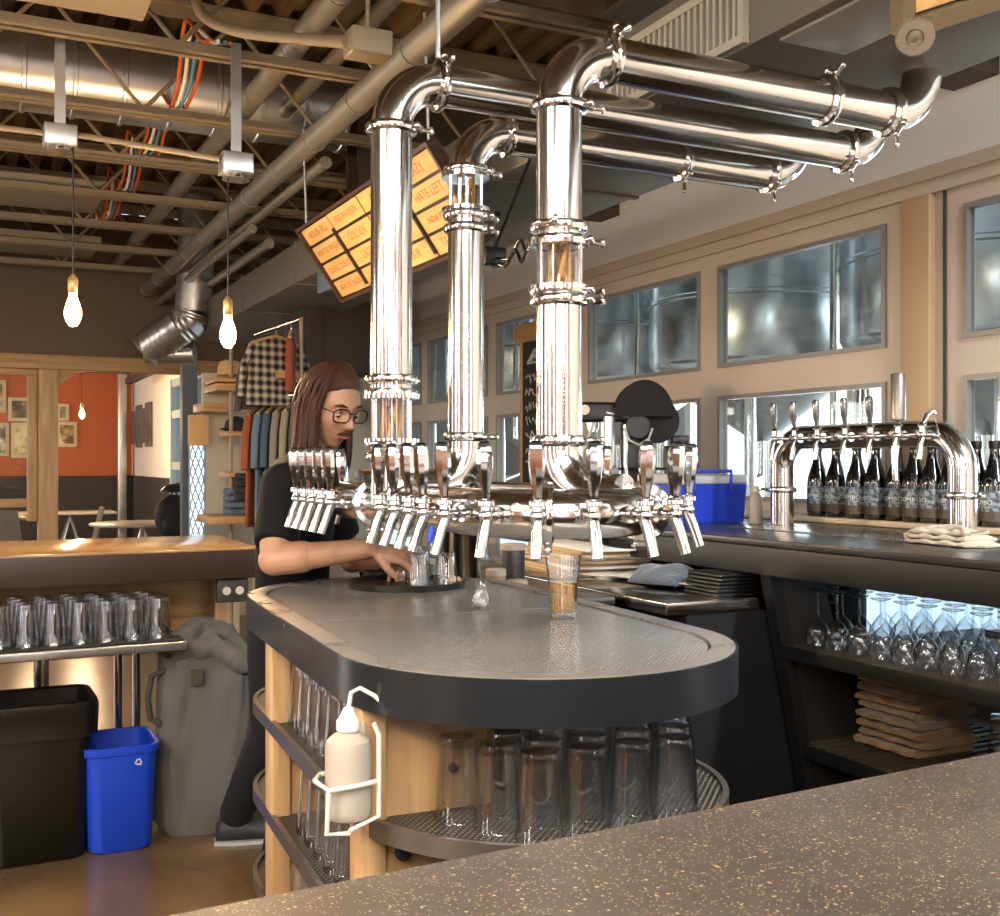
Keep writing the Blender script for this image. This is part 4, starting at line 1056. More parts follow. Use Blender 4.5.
for scale, thr, c_ in ((260, .66, '#3a2c1f'), (300, .74, '#7d6850'), (190, .93, '#94805f'), (420, .88, '#9c8868')):
    k = vor(scale, thr); mx = N.new('ShaderNodeMix'); mx.data_type = 'RGBA'; L.new(k.outputs[0], mx.inputs[0]); L.new(last, mx.inputs[6]); mx.inputs[7].default_value = lin(c_)+[1]; last = mx.outputs[2]
L.new(last, b.inputs['Base Color'])
mr = N.new('ShaderNodeMapRange'); mr.inputs[3].default_value = .25; mr.inputs[4].default_value = .5; L.new(n1.outputs[0], mr.inputs[0]); L.new(mr.outputs[0], b.inputs['Roughness'])
fb = thing('front_bar', 'speckled brown concrete bar top filling the lower right foreground', 'counter', (.9, .5, 0))
nrm = Vector((-dr.y, dr.x, 0)); 
if nrm.y < 0: nrm = -nrm
mb = MB(); q = [A_, B_, B_-nrm*.62, A_-nrm*.62]; mb.prism([(p.x, p.y) for p in q], 1.025, 1.07)
bmesh.ops.bevel(mb.bm, geom=mb.bm.edges[:], offset=.005, segments=2, affect='EDGES')
mb.build('bar_top', m, fb)
mb = MB(); q = [A_-nrm*.10+dr*.1, B_-nrm*.10-dr*.1, B_-nrm*.24-dr*.1, A_-nrm*.24+dr*.1]; mb.prism([(p.x, p.y) for p in q], 0, 1.024); mb.build('bar_front', mat('dark_stained_board','#2f2721',.5,0,.2,4), fb)
# ================================================================== BARMAN
skin = mat('skin', '#ae8468', .5, 0, .06, 20, bump=.1, bscale=150)
def capsule(mb, pts, rs, n=16):
    "tapered rounded limb through pts"
    P_, Q_ = [], []
    for i in range(len(pts)-1):
        a, b_ = Vector(pts[i]), Vector(pts[i+1])
        for k in range(6): P_.append(a.lerp(b_, k/6)); Q_.append(rs[i]+(rs[i+1]-rs[i])*k/6)
    P_.append(Vector(pts[-1])); Q_.append(rs[-1])
    mb.tube(P_, Q_, n)
    for p_, r_ in zip(pts, rs): mb.ball(p_, r_, n=14, m=10)
def remesh(o, vox, smooth=6, disp=None):
    m_ = o.modifiers.new('remesh', 'REMESH'); m_.mode = 'VOXEL'; m_.voxel_size = vox; m_.use_smooth_shade = True
    s_ = o.modifiers.new('smooth', 'SMOOTH'); s_.iterations = smooth; s_.factor = .5
    dg = bpy.context.evaluated_depsgraph_get(); dg.update()
    me = bpy.data.meshes.new_from_object(o.evaluated_get(dg)); o.modifiers.clear(); 
    old = o.data; o.data = me; bpy.data.meshes.remove(old)
    me.shade_smooth()
    return o
D0 = 3.42
pel = at(292, 612, 3.62); wst = at(293, 570, 3.58); chs = at(296, 520, 3.50); uch = at(303, 480, 3.45); nck = at(316, 455, 3.42)
shR = at(284, 486, 3.29); shL = at(322, 484, 3.66)
elR = at(274, 560, 3.16); wrR = at(366, 549, 3.17)
elL = at(352, 560, 3.75); wrL = at(385, 560, 3.42)
man = thing('person', 'long-haired barman in black t-shirt and glasses, bending over the island to hold a glass', 'person', (pel.x, pel.y, 0))
e1 = Vector((C,-S,0)); e2 = Vector((S,C,0)); ez = Vector((0,0,1))
side = (shR-shL).normalized(); 
hipR = pel+side*.10-Vector((0,0,.03)); hipL = pel-side*.10-Vector((0,0,.03))
knR = Vector((hipR.x+.03, hipR.y+.22, .50)); knL = Vector((hipL.x+.02, hipL.y-.06, .50))
anR = Vector((.93, 4.08, .09)); anL = Vector((hipL.x-.08, hipL.y-.02, .09))
ft = Vector((.75,-.15,0)).normalized()
def torso(mb, g=0.):
    # elliptical sections
    for a, b_, ra, rb in ((pel, wst, .16, .155), (wst, chs, .155, .165), (chs, uch, .165, .15)):
        for k in range(7):
            c_ = a.lerp(b_, k/6); r_ = ra+(rb-ra)*k/6+g
            # wide across shoulders, flatter front to back
            Ms = Matrix((( side.x*r_, -side.y*r_*.72, 0), (side.y*r_, side.x*r_*.72, 0), (0,0,r_*.6))) 
            mb.ball(c_, (1,1,1), Ms, n=18, m=12)
    capsule(mb, [shR, uch+Vector((0,0,.01)), shL], [.068+g, .085+g, .068+g])
mb = MB(); torso(mb, -.015)
capsule(mb, [uch, nck, at(322,440,3.41)], [.075, .058, .056])
capsule(mb, [shR, elR, wrR], [.055, .046, .030]); capsule(mb, [elR.lerp(wrR,.0), elR.lerp(wrR,.3)], [.045, .047])
capsule(mb, [shL, elL, wrL], [.055, .044, .030])
capsule(mb, [hipR, knR, anR], [.095, .06, .042]); capsule(mb, [hipL, knL, anL], [.095, .06, .042])
for a in (anR, anL): capsule(mb, [a-Vector((0,0,.04)), a+ft*.16-Vector((0,0,.055))], [.04, .03])
# hands ----------------------------------------------------------
def hand(w, d, up, tg, m_=1):
    "w wrist, d direction of palm, up back-of-hand normal, tg: thumb side"
    d = d.normalized(); up = (up-d*up.dot(d)).normalized(); sd = d.cross(up).normalized()*m_
    pc_ = w+d*.045
    for i in range(4):
        k0 = w+d*.02+sd*(.012*(1.5-i)); k1 = w+d*.088+sd*(.021*(1.5-i))-up*.002*abs(i-1.5)
        capsule(mb, [k0, k1], [.016, .0115], 10)
        L_ = (.040, .045, .042, .032)[i]
        f1 = (d*.80-up*.6).normalized(); f2 = (d*.25-up*.97).normalized(); f3 = (-d*.2-up*.98).normalized()
        a = k1+f1*L_; b_ = a+f2*L_*.62; c_ = b_+f3*L_*.5
        capsule(mb, [k1, a, b_, c_], [.0105, .009, .008, .007], 10)
    t0 = w+d*.025+sd*.026; t1 = t0+(d*.6+sd*.55-up*.45).normalized()*.045; t2 = t1+(d*.75-up*.6+sd*.05).normalized()*.032
    capsule(mb, [t0, t1, t2], [.017, .012, .009], 10)
    mb.ball(w+d*.05-up*.006, .03, Matrix((( 1,0,0),(0,1,0),(0,0,.75))), n=12, m=8)
hd = (at(412, 556, 3.17)-wrR)
hand(wrR+hd.normalized()*.02, hd, Vector((0,0,1))*.85-e2*.45, None, 1)
hdl = (at(402, 564, 3.30)-wrL)
hand(wrL+hdl.normalized()*.02, hdl, Vector((0,0,1))*.8+e1*.2, None, -1)
# head -----------------------------------------------------------
hc = at(331, 406, 3.37)
yaw = R(-44)      # from screen-right towards the camera
fdir = (e1*math.cos(yaw)+e2*math.sin(yaw)).normalized()
pitch = R(22)
fw = (fdir*math.cos(pitch)-ez*math.sin(pitch)).normalized(); rt_ = fw.cross(ez).normalized(); upv = rt_.cross(fw).normalized()
HM = Matrix(((rt_.x, fw.x, upv.x, hc.x),(rt_.y, fw.y, upv.y, hc.y),(rt_.z, fw.z, upv.z, hc.z),(0,0,0,1))) @ Matrix.Scale(1.06, 4)  # local: x right of face, y forward, z up
hb = bmesh.new(); bmesh.ops.create_uvsphere(hb, u_segments=48, v_segments=36, radius=1)
for v in hb.verts:
    x, y, z = v.co
    X = x*.074; Y = y*.092; Z = z*.118
    if z < 0: X *= 1-.30*(-z)**1.5; Y = Y*(1-.12*(-z)) + (.012*(-z) if y > 0 else .03*(z))
    if y > .3 and z < .5: Y = min(Y, .088+.004)     # flatten the face
    X0 = X
    def g(cx, cz, sx, sz): return math.exp(-((X0-cx)/sx)**2-((Z-cz)/sz)**2)
    if y > 0:
        Y += .008*g(0, .030, .05, .012)                       # brow
        Y -= .012*(g(.031, .008, .017, .014)+g(-.031, .008, .017, .014))   # sockets
        for zz_, am, w_ in ((.008,.008,.010),(-.008,.015,.010),(-.022,.024,.012),(-.030,.018,.015)): Y += am*g(0, zz_, w_, .012)*.9
        Y += .006*(g(.045,-.02,.02,.02)+g(-.045,-.02,.02,.02))
        Y += .007*g(0,-.056,.022,.007)+.008*g(0,-.070,.020,.007)-.005*g(0,-.0625,.022,.0035)
        Y += .012*g(0,-.100,.024,.016)
    v.co = (X, Y, Z)
mb._merge(hb, HM)
for s_ in (-1, 1): mb.ball(HM @ Vector((s_*.076, -.008, -.004)), 1, (HM.to_3x3() @ Matrix.Rotation(R(-s_*15),3,'Z') @ Matrix.Diagonal((.008,.019,.031))), n=12, m=10)
body = mb.build('body', skin, man, sharp=None); remesh(body, .0042, 4)
# facial parts
eyew = mat('eye_white', '#d8d2c8', .2); iris = mat('iris', '#2a1c12', .2)
for s_ in (-1, 1):
    e_ = MB().ball(HM @ Vector((s_*.031, .076, .006)), .0125).build('eye', eyew, man)
    MB().ball(HM @ Vector((s_*.031+.001, .0825, -.0015)), (.0062)).build('iris', iris, e_)
    MB().ball(HM @ Vector((s_*.031, .0755, .0105)), (.0135), n=16, m=12).build('eyelid', skin, man)
hair_m = mat('brown_hair', '#40210f', .45, 0, .4, 5, bump=.5, bscale=120, stretch=(6,6,1), spec=.35)
mb = MB()
for s_ in (-1, 1):
    mb.tube([HM @ Vector((s_*.014,.090,.027)), HM @ Vector((s_*.032,.090,.033)), HM @ Vector((s_*.050,.078,.027))], [.0030,.0040,.002], 8)
mb.tube([HM @ Vector((-.024,.088,-.054)), HM @ Vector((-.010,.098,-.047)), HM @ Vector((0,.100,-.046)), HM @ Vector((.010,.098,-.047)), HM @ Vector((.024,.088,-.054))], [.0025,.0045,.004,.0045,.0025], 8)
mb.build('eyebrows_and_moustache', hair_m, man)
MB().tube([HM @ Vector((-.021,.086,-.0635)), HM @ Vector((0,.0945,-.062)), HM @ Vector((.021,.086,-.0635))], [.002,.0045,.002], 8).build('mouth', mat('lips','#96594a',.45), man)
# hair: cap + strands
mb = MB()
hb = bmesh.new(); bmesh.ops.create_uvsphere(hb, u_segments=40, v_segments=28, radius=1)
dele = []
for v in hb.verts:
    x, y, z = v.co; v.co = (x*.084, y*.103-.006, z*.120+.010)
    def ss(a, b_, t_): t_ = max(0, min(1, (t_-a)/(b_-a))); return t_*t_*(3-2*t_)
    k_ = ss(.02, .38, y)*ss(.0, .16, .66-.30*abs(x)**2-z); v.co = v.co*(1-.22*k_)
    if z < -.45: dele.append(v)
bmesh.ops.delete(hb, geom=dele, context='VERTS')
mb._merge(hb, HM)
rnd = random.Random(4)
for k in range(330):
    a = rnd.uniform(-1.0, 1.0)*PI*.66       # around the back: 0 = back
    if a < -PI*.46: a = -PI*.46*rnd.uniform(.6,1)
    st_ = Vector((math.sin(a)*.010, -.01+.02*rnd.random(), .128))
    rad = rnd.uniform(.93, 1.12)
    bx_, by_ = math.sin(a), -math.cos(a)
    pts = [st_]
    Lh = rnd.uniform(.85, 1.12)
    for j in range(1, 11):
        f_ = j/10
        ang = min(f_*2.2, 1)*PI/2
        rr_ = math.sin(ang)*rad
        z_ = .128*math.cos(ang) if f_*2.2 < 1 else -(f_-.4545)*.35*Lh
        wv = .008*math.sin(j*1.5+round(k/9)*1.7)
        flare = 1+.10*max(0, f_-.4)
        loc_ = Vector((bx_*.086*rr_*flare+wv, by_*.106*rr_*flare+.004-.0*f_, z_))
        w_ = HM @ loc_
        if f_ > .45:   # hang with gravity below the crown
            base = HM @ Vector((bx_*.086*rr_, by_*.106*rr_, 0))
            drop_ = (f_-.4545)*.35*Lh
            w_ = base*1.0; w_ = w_+Vector((0,0,-drop_))+(w_-hc).normalized()*.012*math.sin(f_*6+k)*.5-fdir*.045*(f_-.45)
        pts.append(w_ if f_ > .45 else w_)
    pts[0] = HM @ st_
    mb.tube(pts, [.004]+[.0056]*8+[.004,.0015], 5)
mb.build('hair', hair_m, man, sharp=None)
# glasses
mb = MB()
for s_ in (-1, 1):
    mb.tube([HM @ Vector((s_*.034+.0255*math.copysign(abs(math.cos(t_))**.6, math.cos(t_)), .103-.008*(s_*math.cos(t_)*.5+.5), .004+.019*math.copysign(abs(math.sin(t_))**.65, math.sin(t_)))) for t_ in [2*PI*i/28 for i in range(28)]], .0024, 6, closed=True)
    mb.tube([HM @ Vector((s_*.058,.094,.012)), HM @ Vector((s_*.076,.04,.012)), HM @ Vector((s_*.079,-.012,.008))], .0018, 6)
mb.tube([HM @ Vector((-.0095,.098,.010)), HM @ Vector((0,.101,.013)), HM @ Vector((.0095,.098,.010))], .0018, 6)
gl = mb.build('eyeglasses', black_pl, man)
# clothes
shirt_m = mat('black_cotton', '#08080a', .85, 0, .2, 12, bump=.5, bscale=10, spec=.3)
mb = MB(); torso(mb, .004); capsule(mb, [uch, nck-Vector((0,0,.012))], [.085, .066])
slv = shR.lerp(elR, .80)
mb.tube([shR, shR.lerp(elR,.3), shR.lerp(elR,.55), slv], [.072,.068,.066,.066], 20); mb.ball(shR, .074)
slv2 = shL.lerp(elL, .70); mb.tube([shL, shL.lerp(elL,.5), slv2], [.072,.066,.062], 20); mb.ball(shL, .074)
sh_ = mb.build('t_shirt', shirt_m, man, sharp=None); remesh(sh_, .009, 4)
mb = MB(); capsule(mb, [hipR, knR, anR+Vector((0,0,.02))], [.112,.078,.062]); capsule(mb, [hipL, knL, anL+Vector((0,0,.02))], [.112,.078,.062]); mb.ball(pel-Vector((0,0,.02)), 1, Matrix(((side.x*.168,-side.y*.125,0),(side.y*.168,side.x*.125,0),(0,0,.12))), n=18, m=12)
o = mb.build('trousers', mat('dark_denim','#121419',.85,0,.2,12), man, sharp=None); remesh(o, .012, 3)
for a, nm_ in ((anR,'r'),(anL,'l')):
    mb = MB(); ang = math.atan2(ft.y, ft.x)
    M = Matrix.Translation((a.x,a.y,0)) @ Matrix.Rotation(ang,4,'Z')
    mb.loft([[M@Vector((x, w_*math.cos(2*PI*k/16), z0+h_*(.5+.5*math.sin(2*PI*k/16)))) for k in range(16)] for (x,w_,z0,h_) in ((-.075,.02,.012,.05),(-.06,.038,.01,.085),(0,.045,.008,.095),(.08,.048,.008,.07),(.16,.048,.008,.055),(.20,.035,.008,.045),(.215,.015,.012,.03))])
    s_ = mb.build('shoe', mat('grey_shoe','#2d2e31',.6), man)
    mb = MB(); mb.loft([[M@Vector((x, w_*math.cos(2*PI*k/16), .001+.012*(k%16 < 8))) for k in range(16)] for (x,w_) in ((-.08,.03),(0,.049),(.1,.051),(.19,.045),(.22,.02))]); mb.build('shoe_sole', mat('pale_sole','#9a9a98',.6), s_)
hg = put(pint_proto, 0, 0, 0, 'empty glass tilted in the barman hand above the tray', 'glass', None)
hg.location = at(398, 571, 3.20); hg.rotation_euler = (R(-20), R(24), 0); hg.scale = (.8,.8,.5)
hg.location.z = max(hg.location.z, ZI+.035)
# ================================================================== LEFT SIDE
lb_ = thing('side_bar', 'long warm wooden bar counter with dark edge crossing the left side', 'counter', (-1, 4.7, 0))
bar_top = wood_mat('glossy_bar_top', '#75603f', '#957a56', .16, 'x')
MB().rbox((-5.1, 4.25, 1.035), (1.06, 5.05, 1.07), .004).build('bar_top', bar_top, lb_)
MB().rbox((-5.1, 4.235, .955), (1.07, 4.265, 1.064), .003).build('front_edge', mat('espresso_edge', '#38281a', .45, 0, .2, 4), lb_)
MB().box((-5.1, 4.80, .745), (1.04, 4.84, 1.034)).build('timber_apron', wood_lx, lb_)
MB().rbox((-5.1, 4.79, .60), (1.04, 4.85, .74), .004).build('timber_rail', wood_mat('orange_pine', '#a8713f', '#c78f58', .45, 'x'), lb_)
MB().lathe([(.016,0),(.014,.004),(.001,.004)], 14, Matrix.Translation((.55,4.796,.93)) @ Matrix.Rotation(R(90),4,'X')).build('knot', wood_d, lb_)
for x in (-4.8, -2.5, .98): MB().rbox((x, 4.70, 0), (x+.07, 4.785, 1.03), .004).build('bar_leg', wood_l, lb_)
p = at(247, 588, 4.3)
t = thing('power_outlet', 'grey metal double outlet box at the end of the side bar', 'outlet', (.93, 4.29, .9))
MB().rbox((.90, 4.27, .86), (1.02, 4.31, .95), .004).build('box_body', mat('outlet_grey','#4b4846',.4,.4), t)
for dx in (.035, .085): MB().lathe([(.016,0),(.016,.004),(.001,.004)], 14, Matrix.Translation((.90+dx,4.269,.905)) @ Matrix.Rotation(R(90),4,'X')).build('socket', white_pl, t)
# steel table with glasses
tb_ = thing('steel_table', 'steel rolling table with black mat, under the side bar', 'table', (-.6, 4.35, 0))
tx1 = .76
MB().rbox((-2.0, 4.12, .715), (tx1, 4.64, .745), .004).build('table_top', galv, tb_)
MB().rbox((-1.98, 4.13, .7455), (tx1-.01, 4.60, .753), .003).build('bar_mat', black_rub, tb_)
for x, y in ((.28,4.52),(.31,4.60),(.57,4.52),(.65,4.60),(-1.9,4.52),(-1.9,4.60)):
    l_ = MB().tube([(x,y,.06),(x,y,.714)], .016, 12).build('leg', steel, tb_)
    MB().tube([(x-.012,y,.032),(x+.012,y,.032)], .031, 16).build('caster', black_rub, l_)
k = 0
for j in range(4):
    for i in range(9):
        put(pint_proto, .675-.0895*i-.01*j, 4.20+.09*j, .7535, 'upturned pint glass on the steel table, %s row back, %s from the right end' % (ORD[j], ORD[i]), 'glass', 'pint glasses on the steel table')
# bins
def bin_(name, lab, cx, cy, w, dpt, h, m_, taper=.82, liner=False):
    t = thing(name, lab, 'bin', (cx, cy, 0))
    def rr(w_, d_, z, r_=.05, n=5):
        o = []
        for (sx, sy, a0) in ((1,1,0),(-1,1,90),(-1,-1,180),(1,-1,270)):
            for k in range(n+1):
                a = R(a0+90*k/n); o.append(Vector((cx+sx*(w_/2-r_)+r_*math.cos(a), cy+sy*(d_/2-r_)+r_*math.sin(a), z)))
        return o
    w0, d0 = w*taper, dpt*taper
    rings = [rr(w0-.02,d0-.02,.0), rr(w0,d0,.012), rr(w*.985,dpt*.985,h-.03), rr(w+.012,dpt+.012,h-.028), rr(w+.016,dpt+.016,h-.004), rr(w+.006,dpt+.006,h), rr(w-.012,dpt-.012,h-.002), rr(w0-.02,d0-.02,.02)]
    MB().loft(rings).build('bin_body', m_, t)
    return t, rr
rb = Matrix.Identity(4)
c_ = at(38, 700, 3.98)
tk, rr = bin_('waste_bin', 'tall black waste bin with black liner at the left edge', at(36,800,3.96).x, at(36,800,3.96).y, .37, .32, .55, mat('brown_black_plastic','#0f0c0a',.4,0,.15,5), .84)
rings = []
for (gx, z, amp) in ((.02,.44,.004),(.026,.48,.004),(.028,.54,.003),(.022,.558,.001),(.0,.563,.0),(-.02,.555,.002),(-.03,.45,.006),(-.05,.2,.01)):
    q = rr(.37+gx, .32+gx, z); n_ = len(q); cc = sum(q, Vector())/n_
    rings.append([p_+(p_-cc).normalized()*amp*math.sin(i*2.7+z*40)+Vector((0,0,.006*math.sin(i*1.3) if z < .46 else 0)) for i, p_ in enumerate(q)])
MB().loft(rings, cap=False).build('bin_liner', mat('liner_film','#171310',.25,0,.2,9), tk, recalc=True)
pb_ = at(117, 800, 4.07)
tb2, rr = bin_('recycling_bin', 'small blue recycling bin between the black bin and the grey sack', pb_.x, pb_.y, .255, .30, .385, mat('bright_blue_plastic','#1a45c4',.38,0,.06,4), .86)
mb = MB()
for k in range(3):
    a = k*2*PI/3
    fr = rr(.255,.30,.31)
# small white recycling mark on the front
mk = MB(); Mk = Matrix.Translation((pb_.x+.055, pb_.y-.148, .325)) @ Matrix.Rotation(R(90+4),4,'X')
for k in range(3):
    Q = Mk @ Matrix.Rotation(2*PI*k/3, 4, 'Z'); mk.prism([(-.008,-.010),(.006,-.010),(.006,-.013),(.011,-.008),(.006,-.003),(.006,-.006),(-.008,-.006)], .0, .0015, Q)
mk.build('recycling_mark', white_pl, tb2)
# grey sack -------------------------------------------------------
sc0 = at(203, 800, 4.27)
sk = thing('laundry_sack', 'tall grey canvas sack with loosely folded open top, right of the blue bin', 'bag', (sc0.x, sc0.y, 0))
canvas = mat('grey_canvas', '#605e5a', .9, 0, .25, 5, bump=.3, bscale=9, sheen=.15)
rings = []
nn = 72
hs = [0,.01]+[.03+.61*k/22 for k in range(23)]
for h_ in hs:
    w_ = .175+.008*math.sin(h_*7)-(.02 if h_ < .02 else 0)+(.0 if h_ < .6 else (h_-.6)*.05)
    ring = []
    for k in range(nn):
        a = 2*PI*k/nn; ca, sa = math.cos(a), math.sin(a)
        x = (abs(ca)**.6)*math.copysign(1,ca)*w_; y = (abs(sa)**.6)*math.copysign(1,sa)*.125
        wob = 1+.035*math.sin(3*a+h_*8)+.035*math.sin(7*a-h_*9)*math.sin(h_*6+1)+.03*math.sin(12*a+h_*11)*math.sin(h_*9)+.02*math.sin(19*a-h_*17)
        ring.append(Vector((sc0.x+x*wob+.02*h_, sc0.y+y*wob, h_)))
    rings.append(ring)
tz = [(.655,1.03),(.685,1.05),(.70,.98),(.70,.88),(.675,.80),(.60,.74),(.45,.70)]
for (z, s_) in tz:
    ring = []
    for k in range(nn):
        a = 2*PI*k/nn; ca, sa = math.cos(a), math.sin(a)
        x = (abs(ca)**.7)*math.copysign(1,ca)*.178*s_; y = (abs(sa)**.7)*math.copysign(1,sa)*.128*s_
        wv = .02*math.sin(4*a+z*9)+.014*math.sin(9*a+1)
        ring.append(Vector((sc0.x+x*(1+wv)+.02, sc0.y+y*(1+wv), z+(.022*math.sin(3*a+.6)+.014*math.sin(8*a))*(1 if z > .66 else .3))))
    rings.append(ring)
MB().loft(rings).build('sack_body', canvas, sk, sharp=None)
mb = MB()
rnd = random.Random(11)
folds = [((-.13,-.09,.765),(-.05,-.12,.80),(.05,-.10,.77),(.14,-.07,.735)), ((-.02,-.10,.80),(.03,-.05,.86),(.09,-.06,.83),(.15,-.09,.76)), ((-.10,.02,.80),(-.03,0,.87),(.05,.02,.85),(.12,.02,.80)), ((.02,-.12,.82),(.06,-.13,.77),(.11,-.13,.73),(.16,-.10,.70)), ((-.15,-.02,.77),(-.12,-.07,.82),(-.06,-.08,.86),(0,-.05,.88))]
for f_ in folds:
    pts = []
    F_ = [Vector(q)+Vector((sc0.x,sc0.y,-.095)) for q in f_]
    for a_, b_ in zip(F_, F_[1:]):
        for k in range(6): pts.append(a_.lerp(b_, k/6)+Vector((rnd.uniform(-.006,.006),rnd.uniform(-.006,.006),rnd.uniform(-.005,.005))))
    pts.append(F_[-1]); n_ = len(pts)
    mb.tube(pts, [.020+.016*math.sin(PI*(i+.5)/n_)+.004*math.sin(i*1.9) for i in range(n_)], 14)
o = mb.build('gathered_top', canvas, sk, sharp=None); remesh(o, .007, 8)
MB().rbox((sc0.x-.075,sc0.y-.145,.565),(sc0.x-.028,sc0.y-.128,.625),.003).build('patch', mat('sack_patch','#4c473c',.9), sk)
MB().tube([(sc0.x-.15,sc0.y-.06,.62),(sc0.x-.20,sc0.y-.06,.60),(sc0.x-.215,sc0.y-.06,.52),(sc0.x-.205,sc0.y-.06,.44),(sc0.x-.17,sc0.y-.07,.42)], .012, 8).build('strap', mat('strap_grey','#403b34',.8), sk)
# ================================================================== PENDANT BULBS
bulb_m = emis_mat('glowing_bulb', '#ffc27a', 26)
def pendant(u, v, d, lab, top=None, k=1.0, power=32):
    p = at(u, v, d)
    t = thing('pendant_lamp', lab, 'lamp', (p.x, p.y, p.z), 'bare filament pendant lamps')
    M = Matrix.Translation(p)
    MB().lathe([(.001,-.072),(.014,-.068),(.026,-.05),(.0315,-.028),(.031,-.008),(.024,.018),(.016,.040),(.0135,.058)], 20, M, False, True).build('bulb', bulb_m, t)
    MB().lathe([(.016,.056),(.019,.06),(.019,.11),(.015,.118),(.006,.13)], 16, M).build('lamp_socket', mat('brass_socket','#c9a873',.35,.6), t)
    zt_ = top if top else 3.0
    MB().tube([(p.x,p.y,p.z+.125),(p.x,p.y,zt_)], .0035, 8).build('cord', black_pl, t)
    ld = bpy.data.lights.new('bulb_light', 'POINT'); ld.energy = power; ld.color = (1,.68,.38); ld.shadow_soft_size = .05
    lo = bpy.data.objects.new('bulb_light', ld); col.objects.link(lo); lo.location = (p.x, p.y, p.z-.12)
    return t
pendant(73, 308, 4.25, 'bare glowing filament bulb on a black cord, the nearer left one', power=26, top=pa.z)
pendant(228, 330, 4.30, 'bare glowing filament bulb on a black cord, left of the barman head', power=26, top=pb.z)
pendant(82, 413, 13.5, 'small glowing bulb hanging before the orange wall', top=3.2, power=45)
pendant(37, 402, 13.5, 'small glowing bulb seen through the screen glass beside the timber post', top=3.2, power=45)
tl_ = at(240, 304, 4.3)
# ================================================================== MENU BOARD
b0, b1 = Vector((1.50, 0, 2.52)), Vector((1.716, 0, 2.208))   # top edge, bottom edge (x,z)
yL, yR = 5.23, 3.60
ax = Vector((0,-1,0)); dn = (b1-b0).normalized(); hgt = (b1-b0).length; nr = ax.cross(dn).normalized()
if nr.z > 0: nr = -nr
def bd(s_, t_, o_=0): return Vector((b0.x, yL, b0.z))+ax*s_+dn*t_+nr*o_
W_ = yL-yR
mbd = thing('menu_board', 'tilted wooden tap list board with pale planks hung before the air duct', 'menu board', bd(W_/2, hgt/2))
def bslab(mb, s0, s1, t0, t1, o0, o1):
    ps = [bd(s_, t_, o_) for o_ in (o0, o1) for (s_, t_) in ((s0,t0),(s1,t0),(s1,t1),(s0,t1))]
    vs = [mb.bm.verts.new(p) for p in ps]
    for q in ((3,2,1,0),(4,5,6,7),(0,1,5,4),(1,2,6,5),(2,3,7,6),(3,0,4,7)): mb._f([vs[i] for i in q], False)
mb = MB(); bslab(mb, 0, W_, 0, hgt, -.03, -.012); mb.build('backing', blacksteel, mbd)
mb = MB(); bslab(mb, -.015, 0, -.015, hgt+.015, -.03, .02); bslab(mb, W_, W_+.015, -.015, hgt+.015, -.03, .02); bslab(mb, 0, W_, -.015, 0, -.03, .02); bslab(mb, 0, W_, hgt, hgt+.015, -.03, .02); mb.build('frame', wood_d, mbd)
plank = wood_mat('honey_plank', '#c2945a', '#d9ae72', .55, 'y')
txts = [['HOUSE PILS','FREE WHEELIN','AMBER','HAZY'], ['WINTER WHEAT','GOLDEN','HOP','HATE LEFT'], ['COFFEE STOUT','LAGER','RED','INDIA PALE ALE'], ['NEW RYE LAGER','PORTER','SOUR','TAP SOUR']]
ncol = 4; cw = W_/ncol; rh = hgt/4
Rm = Matrix(((ax.x,-dn.x,nr.x,0),(ax.y,-dn.y,nr.y,0),(ax.z,-dn.z,nr.z,0),(0,0,0,1)))
flip = Rm.to_3x3().determinant() < 0
for r_ in range(4):
    for c_ in range(ncol):
        mb = MB(); bslab(mb, c_*cw+.008, (c_+1)*cw-.008, r_*rh+.007, (r_+1)*rh-.007, -.012, .002)
        pl = mb.build('plank', plank, mbd)
        p = bd((c_+.5)*cw, (r_+.5)*rh, .0022)
        tm = MB(); s_ = txts[r_][c_]
        tm.text(s_, min(.055, .42/len(s_)*1.25), Matrix.Translation(p) @ Rm, .0006)
        tm.build('lettering', mat('burnt_letters','#94683a',.6), pl)
for s_ in (cw, 3*cw):
    mb = MB(); bslab(mb, s_-.007, s_+.007, .07, hgt-.02, .002, .016); mb.build('divider', blacksteel, mbd)
for s_ in (.05, W_-.05): MB().tube([bd(s_,0,-.02), Vector((bd(s_,0).x, bd(s_,0).y, 3.0))], .006, 8).build('hanger', galv, mbd)
# second board at the upper right corner
sb = thing('menu_board', 'corner of another pale plank board hanging at the top right of the picture', 'menu board', (2.2, 1.75, 2.32))
def rb2(a, b_): return a
q00 = at(912, 18, 2.15); 
eX = (at(1090,-40,2.15)-q00); eY = Vector((-.55,-.35,.62)).normalized()
def sbx(mb, a0, a1, c0, c1, o0, o1):
    ex = eX.normalized(); ey = (eY-ex*eY.dot(ex)).normalized(); en = ex.cross(ey)
    if en.z > 0: en = -en
    ps = [q00+ex*a+ey*c_+en*o_ for o_ in (o0,o1) for a, c_ in ((a0,c0),(a1,c0),(a1,c1),(a0,c1))]
    vs = [mb.bm.verts.new(p) for p in ps]
    for q in ((3,2,1,0),(4,5,6,7),(0,1,5,4),(1,2,6,5),(2,3,7,6),(3,0,4,7)): mb._f([vs[i] for i in q], False)
mb = MB(); sbx(mb, -.02, .6, -.03, .3, -.04, -.01); mb.build('backing', duct_paint, sb)
mb = MB(); sbx(mb, -.025, .6, -.035, 0.0, -.04, .012); sbx(mb, -.025, 0.0, 0, .3, -.04, .012); mb.build('frame', mat('brown_frame','#65563f',.5), sb)
mb = MB(); sbx(mb, .008, .6, .008, .075, -.01, .0); mb.build('plank', plank, sb)
mb = MB(); sbx(mb, .008, .6, .085, .15, -.01, .0); mb.build('plank', plank, sb)
MB().tube([q00+eX*.3, q00+eX*.3+Vector((0,0,.6))], .006).build('hanger', galv, sb)
gp = at(915, 37, 2.10)
